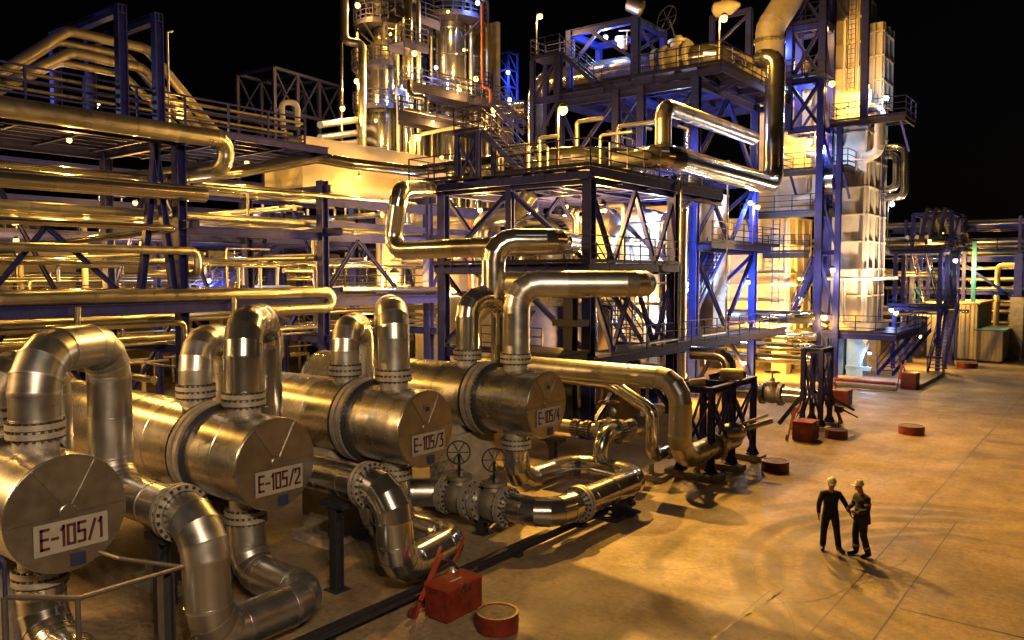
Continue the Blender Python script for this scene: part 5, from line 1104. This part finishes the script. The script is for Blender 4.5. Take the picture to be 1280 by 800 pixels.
def jstrip(p, q, w=.013, wob_=.0):
    p, q = V(p), V(q); n = max(2, round((q - p).length / 1.2)); d = (q - p).normalized(); s = V((-d.y, d.x, 0)); pts = []
    for i in range(n + 1): c = p.lerp(q, i / n) + s * (R.random() - .5) * .03; ww = w * (.5 + R.random()); pts.append((c - s * ww, c + s * ww))
    for (a, c), (e, f) in zip(pts, pts[1:]): b.add([a, e, f, c], [(0, 1, 2, 3)])
for x, y0, y1 in ((-4.46, 6, 75), (-3.47, 12, 24), (-5.75, 11.5, 16.2), (.9, 10, 75), (6.3, 10, 75)): jstrip((x, y0, .004), (x, y1, .004))
for y, x0, x1 in ((22.6, -4.4, 12), (16.9, -3.4, 12), (36.5, -4.4, 12)): jstrip((x0, y, .0045), (x1, y, .0045), .016)
for k in range(7):
    q = V((-8.5 + R.random() * 5, 12 + R.random() * 22, .0048)); a_ = R.random() * 6.3
    for i in range(14):
        q2 = q + V((math.cos(a_), math.sin(a_), 0)) * (.25 + .3 * R.random()); jstrip(q, q2, .008); q = q2; a_ += (R.random() - .5) * .7 * (1 if i % 2 else -1)
for k in range(26):
    t_ = R.random(); c_ = V((-5.85, 12.6, .005)).lerp(V((-5.5, 16.8, .005)), t_); jstrip(c_, c_ + V((.02, .08 + .14 * R.random(), 0)), .012 + .014 * R.random())
tag(b.build('pavement_joints', M['black'], smooth=0), kind='structure')

# ================================================================== workers
def skin_mesh(name, verts, edges, mats, parent, root=0, sub=2, jit=None, roots=()):
    me = bpy.data.meshes.new(name); off = OFF[parent.name]
    me.from_pydata([tuple(V(v[:3])) for v in verts], edges, [])
    o = bpy.data.objects.new(name, me); COL.objects.link(o)
    md = o.modifiers.new('skin', 'SKIN'); md.use_smooth_shade = True
    lay = me.skin_vertices[0].data if me.skin_vertices else None
    if lay is None:
        bpy.context.view_layer.objects.active = o; lay = me.skin_vertices[0].data
    for i, v in enumerate(verts):
        rr = v[3]; lay[i].radius = rr if isinstance(rr, tuple) else (rr, rr); lay[i].use_root = (i == root or i in roots)
    s = o.modifiers.new('sub', 'SUBSURF'); s.levels = sub; s.render_levels = sub
    dg = bpy.context.evaluated_depsgraph_get(); me2 = bpy.data.meshes.new_from_object(o.evaluated_get(dg)); o.modifiers.clear(); o.data = me2
    me2.materials.clear()
    me2.name = name; me2.materials.append(mats)
    for p_ in me2.polygons: p_.use_smooth = True
    o.parent = parent; OFF[o.name] = off; return o
def person(lab, p, rz, J, cloth, trouser, stripes=False, jacket=False):
    """J: joint positions in body space, x to the figure's left, y forward, z up"""
    t = thing('person', lab, 'person', p, 'yard workers'); t.rotation_euler = (0, 0, rz)
    OFF[t.name] = V((0, 0, 0))
    v = []; e = []
    def add(q, r, par=None): v.append((*q, r)); i = len(v) - 1; (e.append((par, i)) if par is not None else None); return i
    # one continuous skin-coloured figure: pelvis, spine, neck, head, arms with hands
    pel = add(J['pelvis'], (.10, .08)); sp = add(J['chest'], (.15, .10), pel); nk0 = add(J['neck'], .066, sp); nk = add(J['throat'], .062, nk0); hd = add(J['head'], (.075, .088), nk); ht = add(J['crown'], (.070, .085), hd)
    hands = []
    for s in ('l', 'r'):
        sh = add(J['sh_' + s], .062, sp); el = add(J['el_' + s], .046, sh); wr = add(J['wr_' + s], .030, el); pm = add(J['pm_' + s], (.040, .020), wr)
        hands.append((s, wr, pm))
        hp = add(J['hip_' + s], .095, pel); kn = add(J['kn_' + s], .062, hp); an = add(J['an_' + s], .042, kn); to = add(J['to_' + s], .036, an)
    roots = []
    for s, wr, pm in hands:
        w, q = V(v[wr][:3]), V(v[pm][:3]); d = (q - w).normalized(); side = d.cross(V((1, 0, 0))).normalized(); nn_ = d.cross(side).normalized()
        for k in range(4):
            b0 = q + side * (.026 - .0175 * k) - d * .015; l = (.07, .08, .075, .058)[k]
            a0 = add(b0, .0095); roots.append(a0); a1 = add(b0 + d * l * .6 + nn_ * .008, .0088, a0); add(b0 + d * l + nn_ * .03, .0075, a1)
        b0 = w + side * .024 + d * .025; a0 = add(b0, .011); roots.append(a0); a1 = add(b0 + side * .024 + d * .03, .0095, a0); add(b0 + side * .03 + d * .058, .0085, a1)
    body = skin_mesh('body', v, e, M['skin'], t, pel, 2, roots=roots)
    hd_, cr_ = V(J['head']), V(J['crown']); f = V(J['face']).normalized(); upv = (cr_ - hd_).normalized(); lf = upv.cross(f).normalized()
    ct = hd_.lerp(cr_, .35)
    b = MB(); b.lathe(ct + f * .08 - upv * .03, f, [(-.02, .02), (.012, .016), (.03, .006)], 8); b.build('nose', M['skin'], t)
    for s in (-1, 1):
        b = MB(); b.lathe(ct + lf * .032 * s + f * .079 + upv * .006, f, [(-.01, .012), (.003, .009), (.005, .002)], 8); b.build('eye', M['boot'], t)
        b = MB(); b.lathe(ct + lf * .076 * s - upv * .015, lf * s, [(-.01, .03), (.008, .026), (.014, .01)], 8); b.build('ear', M['skin'], t)
    b = MB(); b.bar(ct + f * .084 - upv * .075 - lf * .022, ct + f * .084 - upv * .075 + lf * .022, .008); b.build('mouth', M['letter'], t)
    # helmet with brim
    hc = cr_ + upv * .012; b = MB(); pr = [(-.03, .108), (-.026, .113)] + [(.12 * math.sin(a * PI / 14) - .03, .111 * math.cos(a * PI / 14)) for a in range(0, 7)]; b.lathe(hc, upv, pr + [(.093, .005)], 22); fq = (f - upv * f.dot(upv)).normalized(); b.obox(hc + fq * .13 - upv * .042, (lf * .075, fq * .05, upv * .006)); fp = (f - upv * f.dot(upv)).normalized(); b.bar(hc - fp * .08 + upv * .072, hc + fp * .08 + upv * .072, .03, .02); b.build('hard_hat', M['helmet'], t)
    # one-piece work suit
    v = []; e = []
    pel = add(J['pelvis'], (.165, .125)); wst = add(V(J['pelvis']).lerp(V(J['chest']), .45), (.165, .12), pel); sp = add(J['chest'], (.20, .13), wst); up_ = add(V(J['chest']).lerp(V(J['neck']), .72), (.15, .10), sp); add(V(J['neck']) + V((0, 0, .01)), .066, up_)
    for s in ('l', 'r'):
        sh = add(V(J['sh_' + s]) + V((0, 0, -.02)), .078, up_); el = add(J['el_' + s], .064, sh); w0 = V(J['el_' + s]).lerp(V(J['wr_' + s]), .93); add(w0, .046, el)
        hp = add(V(J['hip_' + s]) + V((0, 0, -.07)), .112, pel); md_ = add(V(J['hip_' + s]).lerp(V(J['kn_' + s]), .55), .098, hp); kn = add(J['kn_' + s], .083, md_); md2 = add(V(J['kn_' + s]).lerp(V(J['an_' + s]), .5), .080, kn); add(V(J['an_' + s]) + V((0, 0, -.01)), .080, md2)
    skin_mesh('work_suit', v, e, trouser, t, pel, 2)
    if jacket:
        q = V(J['pelvis']); RR = []
        for dz, x, y in ((-.14, .225, .175), (-.05, .222, .172), (.1, .20, .155), (.22, .19, .14), (.3, .17, .12)):
            RR.append([V((q.x + x * math.cos(a * PI / 12), q.y + y * math.sin(a * PI / 12) - .01, q.z + dz)) for a in range(24)])
        b = MB(); b.rings(RR, caps=False); b.rings([[p_ for p_ in RR[0]], [V((q.x + (p_.x - q.x) * .7, q.y + (p_.y - q.y) * .7, p_.z)) for p_ in RR[0]]], caps=False); b.build('jacket_skirt', cloth, t)
    for s in ('l', 'r'):
        v = []; e = []; an, to = V(J['an_' + s]), V(J['to_' + s]); hl = an + (an - to).normalized() * .06; a = add((hl.x, hl.y, .05), .045); c_ = add((an.x, an.y, .06), .054, a); add((to.x, to.y, .045), .047, c_); tt = to + (to - an).normalized() * .06; add((tt.x, tt.y, .038), .034, 2); top = add((an.x, an.y, .15), .058, c_)
        skin_mesh('boot', v, e, M['boot'], t, 0, 2)
        if stripes:
            q = V(J['kn_' + s]).lerp(V(J['an_' + s]), .62); d = (V(J['an_' + s]) - V(J['kn_' + s])).normalized(); b = MB(); b.lathe(q, d, [(-.025, .084), (-.025, .090), (.025, .090), (.025, .084)], 18, caps=False); b.build('reflective_band', M['stripe'], t)
            q = V(J['sh_' + s]).lerp(V(J['el_' + s]), .55); d = (V(J['el_' + s]) - V(J['sh_' + s])).normalized(); b = MB(); b.lathe(q, d, [(-.02, .072), (-.02, .080), (.02, .080), (.02, .072)], 16, caps=False); b.build('reflective_band', M['stripe'], t)
    if stripes:
        q = V(J['pelvis']).lerp(V(J['chest']), .62); b = MB(); x, y = .205, .16; ring = [V((q.x + x * math.cos(a * PI / 12), q.y + y * math.sin(a * PI / 12), q.z)) for a in range(24)]
        RR = [[p_ + V((0, 0, dz)) for p_ in ring] for dz in (-.025, .025)]; b.rings(RR, caps=False); b.build('reflective_band', M['stripe'], t)
    return t
J1 = dict(pelvis=(0, 0, .94), chest=(.0, .01, 1.27), neck=(0, .01, 1.47), throat=(0, .03, 1.53), head=(0, .055, 1.60), crown=(0, .07, 1.70), face=(.1, 1, -.35),
          sh_l=(.185, 0, 1.405), el_l=(.275, .02, 1.14), wr_l=(.30, .12, .90), pm_l=(.305, .15, .83), sh_r=(-.185, 0, 1.405), el_r=(-.33, -.03, 1.17), wr_r=(-.43, .05, .94), pm_r=(-.455, .08, .87),
          hip_l=(.10, 0, .90), kn_l=(.15, .03, .49), an_l=(.15, -.05, .09), to_l=(.19, .10, .05), hip_r=(-.10, 0, .90), kn_r=(-.14, .05, .49), an_r=(-.20, .02, .09), to_r=(-.27, .16, .05))
J2 = dict(pelvis=(0, -.02, .95), chest=(0, -.03, 1.29), neck=(0, .0, 1.49), throat=(0, .035, 1.55), head=(0, .075, 1.62), crown=(0, .07, 1.72), face=(.15, 1, -.1),
          sh_l=(.185, -.02, 1.425), el_l=(.27, .02, 1.17), wr_l=(.16, .24, 1.10), pm_l=(.12, .30, 1.12), sh_r=(-.185, -.02, 1.425), el_r=(-.27, .0, 1.16), wr_r=(-.15, .22, 1.08), pm_r=(-.10, .28, 1.10),
          hip_l=(.10, 0, .91), kn_l=(.12, .05, .50), an_l=(.12, .02, .09), to_l=(.15, .18, .05), hip_r=(-.10, 0, .91), kn_r=(-.11, .0, .50), an_r=(-.14, -.12, .09), to_r=(-.14, .04, .05))
person('worker in plain dark coveralls and white hard hat, arms hanging slightly out', PZ(1037, 688), math.radians(37.8 + 180 - 8), J1, M['cloth'], M['cloth'])
person('worker in jacket with reflective bands and white hard hat, seen from the side', PZ(1075, 695), math.radians(37.8 + 90 + 12), J2, M['jean'], M['jean'], True, True)

# ================================================================== lamps
PW = 1.0
def S_(k, W): return W * PW
def lp(u, v, k, W, lab, X=None, Y=None, d=None, post=None, size=.13, group=None, soft=.12, aim=None):
    W *= {'s': .66, 'm': .34, 'w': .5, 'c': .35}[k] if not aim else 1
    p = PX(u, v, X) if X is not None else PY(u, v, Y) if Y is not None else at_depth(u, v, d)
    base = V((p.x, p.y + .0, post)) if post is not None else None
    if base is not None: base = base + V((-.25, .0, 0))
    lamp(p, k, lab, W, base, size, group, None if base is not None else p + V((-.3, .25, 0)), soft, aim)
lp(675, 20, 's', 8000, 'tall sodium pole lamp above the stair landing left of the high deck', Y=40.1, post=zA, size=.17, aim=(-14, 14, 1))
lp(704, 137, 's', 24000, 'bright sodium pole lamp on the railing of the mid deck', X=-18.5, post=10.86, size=.19, aim=(-10.5, 27, 0))
lp(905, 22, 's', 19000, 'tall sodium pole lamp on the front edge of the high deck', X=-17.6, post=17.7, size=.19, aim=(-12, 29, 0))
lp(951, 85, 's', 900, 'sodium lamp glowing behind the railing at the right end of the high deck', Y=50.6, size=.16)
lp(754, 259, 's', 4500, 'bright sodium lamp hung under the mid deck beside the domed vessel', X=-18.2, size=.2)
lp(818, 267, 'm', 1800, 'blue-white lamp hung under the mid deck near the blue column', X=-19.0, size=.14)
lp(757, 46, 'm', 1500, 'blue-white lamp under the blue portal frame on the high deck', Y=43.2, size=.15)
lp(938, 253, 'm', 1600, 'blue-white lamp at the top of the blue column of the rear block', X=-18.2, size=.15)
lp(947, 258, 's', 900, 'sodium lamp on a thin pole just right of the blue column', X=-16.8, post=8.4, size=.14)
lp(935, 352, 'm', 1500, 'blue-white lamp on the blue column at the stair level of the rear block', X=-18.2, size=.14)
lp(858, 355, 'm', 1100, 'pale lamp low on the blue column beside the front structure deck', X=-17.8, Y=None, size=.13)
lp(855, 469, 's', 1100, 'sodium lamp below the lowest deck near the braced trestle', X=-18.0, size=.16)
lp(930, 453, 's', 700, 'sodium lamp low beyond the braced trestle', X=-18.5, size=.12)
lp(820, 205, 'm', 1500, 'blue-white lamp among the equipment on the mid deck', X=-19.5, size=.1)
lp(712, 420, 's', 2400, 'sodium lamp hidden behind the big elbow pipes at the lower deck', X=-19.0, size=.12)
lp(567, 362, 's', 1500, 'sodium pole lamp at the left corner of the front structure', Y=28.6, post=3.4, size=.15)
lp(493, 345, 's', 3200, 'very bright sodium lamp glowing beside the pale column left of the swan neck', X=-30.8, size=.3)
lp(600, 262, 's', 3000, 'sodium lamp tucked under the left end of the mid deck', Y=29.8, size=.12)
lp(522, 171, 's', 1700, 'sodium pole lamp standing in front of the column feet', d=50, post=10.9, size=.22)
lp(447, 6, 's', 1700, 'sodium lamp at the very top left of the banded column', d=59, size=.2)
lp(446, 101, 's', 1700, 'sodium lamp left of the banded column beside the first ring platform', d=58, size=.2)
lp(518, 66, 's', 1700, 'sodium lamp on a pole at the waist of the columns', d=58, post=24, size=.2)
lp(428, 135, 's', 1700, 'sodium lamp below the thin outer downcomer pipe', d=56, size=.18)
lp(504, 108, 'm', 1300, 'blue-white lamp on the first ring platform of the banded column', d=58.5, size=.16)
lp(545, 84, 'm', 1200, 'blue-white lamp under the small gangway by the twin column', d=60, size=.15)
lp(597, 3, 'm', 1300, 'blue-white lamp above the round column platform', d=61, size=.18)
lp(595, 98, 's', 1700, 'sodium lamp in front of the screen wall base', d=62, size=.2)
lp(617, 137, 's', 1700, 'sodium lamp at the foot of the screen wall above the stair', d=57, size=.2)
lp(635, 90, 'm', 900, 'blue-white lamp on the slim blue lattice mast', d=76, size=.2)
lp(637, 124, 'm', 900, 'lower blue-white lamp on the slim blue lattice mast', d=76, size=.2)
lp(225, 144, 's', 350, 'sodium lamp shining through the rack walkway railing', X=-31.5, size=.16)
for (u, v, k, x) in ((108, 265, 's', -33), (235, 272, 's', -33.5), (320, 264, 's', -41), (309, 264, 's', -42), (270, 239, 'm', -42), (261, 350, 'm', -39.5), (169, 253, 's', -38), (378, 292, 'm', -41), (445, 318, 's', -40), (60, 345, 's', -39), (20, 300, 's', -39), (350, 330, 's', -42), (408, 262, 's', -43), (140, 310, 's', -40), (452, 395, 's', -36)):
    lp(u, v, k, 600 if k == 's' else 1100, 'small bright %s lamp among the pipework behind the left rack' % ('sodium' if k == 's' else 'blue-white'), X=x, size=.12, group='%s lamps behind the left rack' % ('sodium' if k == 's' else 'blue-white'))
lp(180, 305, 's', 1600, 'strong sodium lamp low inside the left rack between two columns', X=-35, size=.2)
lp(10, 100, 'm', 500, 'blue-white lamp at the left edge seen through the walkway railing', X=-36, size=.12)
lp(120, 130, 'w', 200, 'warm lamp glowing low behind the walkway railing under the loops', X=-36, size=.16)
for i, (x, y, z) in enumerate(((-31.2, 6, 11.6), (-31.2, 13.5, 11.6), (-31.2, 21, 11.6), (-31.2, 27.5, 11.6))):
    lamp((x, y, z), 's', 'added sodium lamp slung under the walkway of the left rack', 1400, None, .10, 'added lamps slung under the rack walkway', V((x - .2, y + .2, z + .5)), aim=(-15, y + 1, 2))  # added lamps, tucked behind the pipe, to light the exchanger tops
for i, (x, y, z, k, W) in enumerate(((-19.2, 36.0, 5.6, 's', 1800), (-22.4, 35.9, 3.0, 's', 1600), (-22.2, 33.0, 10.0, 's', 2200), (-23.6, 45.4, 9.0, 's', 1800), (-22.5, 45.2, 5.2, 's', 1500), (-24.0, 38.4, 13.5, 's', 1500), (-21, 43, 15.8, 'm', 600), (-19.6, 29.2, 2.4, 's', 1500), (-22, 29.5, 6.2, 's', 1800))):
    lamp((x, y, z), k, 'added small work lamp brightening the bays and decks of the steel structures', W * .42, None, .11, 'added work lamps inside the structures', V((x - .2, y + .2, z + .4)))  # lamps put in to brighten the structure bays
for u, v, d_ in ((470, 150, 57), (541, 152, 56), (580, 62, 60), (560, 14, 60), (488, 42, 60), (575, 112, 59), (530, 105, 59), (606, 160, 56), (497, 190, 54), (552, 196, 54)):
    lp(u, v, 's', 650, 'small sodium lamp on the column gangways', d=d_, size=.11, group='small lamps on the column gangways')
lamp((-9.3, 60.4, 7.6), 'w', 'added warm floodlight on the dark stair tower brightening the right furnace', 3000, None, .15, None, V((-9.6, 60.5, 8.2)), aim=(-13, 54.5, 9))  # added flood that brightens the side face of the right furnace
lamp((-10.9, 51.1, 4.4), 'w', 'added warm floodlight on the low furnace gallery railing aimed upward', 3500, None, .14, None, V((-10.9, 51.0, 3.1)), aim=(-14, 53, 10))  # added flood that brightens the right furnace front from below
lamp((-16.6, 51.3, 5.2), 's', 'added sodium floodlight low between the furnaces aimed up the left tower', 3500, None, .14, None, V((-16.2, 51.6, 4.4)), aim=(-19.5, 53, 9))  # added flood that brightens the left furnace from below
for u, v, y in ((1162, 300, 68), (1176, 368, 69), (1215, 352, 79), (1150, 420, 62), (1245, 300, 79), (1130, 352, 64)):
    lp(u, v, 's', 1100, 'small sodium lamp among the dark racks at the far right', Y=y, size=.13, group='small lamps at the far right')
for u, v, x in ((655, 300, -24.5), (790, 300, -19.5), (700, 395, -20.5), (905, 385, -20.5), (830, 395, -18.6), (588, 330, -26.2)):
    lp(u, v, 'm', 700, 'small blue-white lamp between the structure bays', X=x, size=.09, group='blue-white lamps between the structure bays')
# furnace lamps
lp(985, 402, 's', 2800, 'glaring sodium lamp at the foot of the left furnace tower', Y=51.0, size=.3)
lp(958, 408, 's', 2800, 'glaring sodium lamp on the ledge left of the first furnace lamp', Y=51.0, size=.3)
lp(1030, 396, 's', 500, 'sodium lamp low between the two furnace towers', Y=50.2, size=.2)
lp(1041, 337, 'w', 350, 'pale lamp on the indigo column between the furnaces', Y=50.0, size=.16)
lp(1012, 176, 's', 1300, 'sodium lamp above the gallery of the left furnace', Y=51.6, size=.2)
lp(1024, 165, 's', 700, 'sodium lamp on a hooked pole beside the gallery of the left furnace', Y=50.6, post=13.2, size=.16)
lp(1032, 183, 'm', 900, 'blue-white lamp beside the gallery of the left furnace', Y=50.8, size=.14)
lp(1031, 36, 's', 700, 'sodium lamp at the top of the right furnace tower under the roof ribs', Y=51.0, size=.22)
lp(1040, 104, 's', 350, 'sodium lamp on the middle of the right furnace tower', Y=51.2, size=.2)
lp(1083, 108, 's', 500, 'sodium lamp on the outer corner of the right furnace tower', Y=52.0, size=.2)
lp(1060, 136, 's', 350, 'sodium lamp low behind the railing of the high gallery', Y=52.0, size=.12)
lp(975, 56, 'm', 600, 'blue-white lamp inside the lattice tower above the wide white duct', Y=50.2, size=.18)
lp(1010, 100, 'm', 500, 'blue-white lamp low in the lattice tower', Y=51.5, size=.14)
lp(1108, 122, 'm', 700, 'blue-white lamp on a pole at the right end of the high gallery', Y=52.0, post=16.0, size=.16)
lp(1115, 255, 'm', 350, 'blue-white pole lamp over the dark stair tower', Y=60.8, post=8.4, size=.18)
lp(1114, 387, 'm', 250, 'blue-white lamp near the foot of the dark stair tower', Y=59.5, size=.16)
lp(1197, 325, 's', 2600, 'sodium lamp under the far lattice gantry', Y=70.5, size=.24)
lp(1087, 441, 'm', 450, 'blue-white floodlight above the blue-lit furnace pier', Y=51.0, size=.1)
lp(1163, 335, 'c', 260, 'cyan lamp behind the far stair tower', Y=67.5, size=.1)
lp(1226, 335, 'c', 300, 'cyan lamp beside the cyan-lit column', Y=70.3, size=.1)
lp(1190, 386, 'c', 150, 'cyan lamp above the lower container shed', Y=70.3, size=.08)
# yard masts outside the frame that light the road and exchangers
def mast(lab, x, y, h, aim, W, ang=110, k='s', heads=3):
    t = thing('floodlight_mast', lab, 'floodlight mast', (x, y, 0))
    b = MB(); b.lathe((x, y, 0), UP, [(0, .2), (.02, .16), (h, .08)], 12); b.build('mast_pole', M['galv'], t)
    d = (V(aim) - V((x, y, h))).normalized(); xx, yy, _ = frame(d); c = V((x, y, h + .1))
    b = MB(); b.bar(c - xx * heads * .7, c + xx * heads * .7, .1); b.build('cross_arm', M['galv'], t, smooth=0)
    for i in range(heads):
        ci = c + xx * (1.3 * (i - (heads - 1) / 2)) + V((0, 0, .3))
        b = MB(); b.obox(ci, (xx * .3, yy * .22, d * .12)); hs = b.build('flood_housing', M['black'], t, smooth=0)
        b = MB(); b.obox(ci + d * .13, (xx * .26, yy * .18, d * .008)); b.build('flood_lens', E_[k], hs, smooth=0)
        l = bpy.data.lights.new('flood_light', 'SPOT'); l.energy = W / heads; l.color = LC[k]; l.shadow_soft_size = .16; l.spot_size = math.radians(ang); l.spot_blend = .5
        lo = bpy.data.objects.new('flood_light', l); COL.objects.link(lo); lo.parent = t; lo.location = ci + d * .4 - OFF[t.name]; lo.rotation_euler = d.to_track_quat('-Z', 'Y').to_euler()
    return t
mast('tall floodlight mast on the right side of the yard', 14.0, 40.0, 15, (-4, 28, 0), 800, k='o')
mast('floodlight mast behind the photographer aimed at the exchangers', 6.0, -2.0, 13, (-17, 10, 5.0), 12500, ang=54, k='w', heads=4)
mast('floodlight mast far left beyond the first exchanger', -24.0, -4.0, 9, (-16, 8, 2), 10000, heads=4, k='y')

# ================================================================== night sky, faint moon
w = bpy.data.worlds.new('World'); SC.world = w; w.use_nodes = True; wn = w.node_tree; bg = wn.nodes['Background']
sk = wn.nodes.new('ShaderNodeTexSky'); sk.sky_type = 'NISHITA'; sk.sun_disc = False; sk.sun_elevation = math.radians(-4); sk.sun_rotation = math.radians(60)
wn.links.new(sk.outputs[0], bg.inputs[0]); bg.inputs[1].default_value = .02
sl = bpy.data.lights.new('moon', 'SUN'); sl.energy = .012; sl.angle = math.radians(.5); sl.color = (.8, .86, 1); so = bpy.data.objects.new('moon', sl); COL.objects.link(so); so.rotation_euler = (math.radians(40), 0, math.radians(60))
SC.view_settings.view_transform = 'Standard'; SC.view_settings.look = 'None'; SC.view_settings.exposure = .55; SC.view_settings.gamma = 1
SC.render.engine = 'CYCLES'; SC.cycles.use_denoising = True
try: SC.cycles.denoiser = 'OPENIMAGEDENOISE'
except Exception: pass
SC.cycles.max_bounces = 6; SC.cycles.diffuse_bounces = 2; SC.cycles.glossy_bounces = 4; SC.cycles.sample_clamp_indirect = 6; SC.cycles.use_light_tree = True
SC.cycles.caustics_reflective = False; SC.cycles.caustics_refractive = False
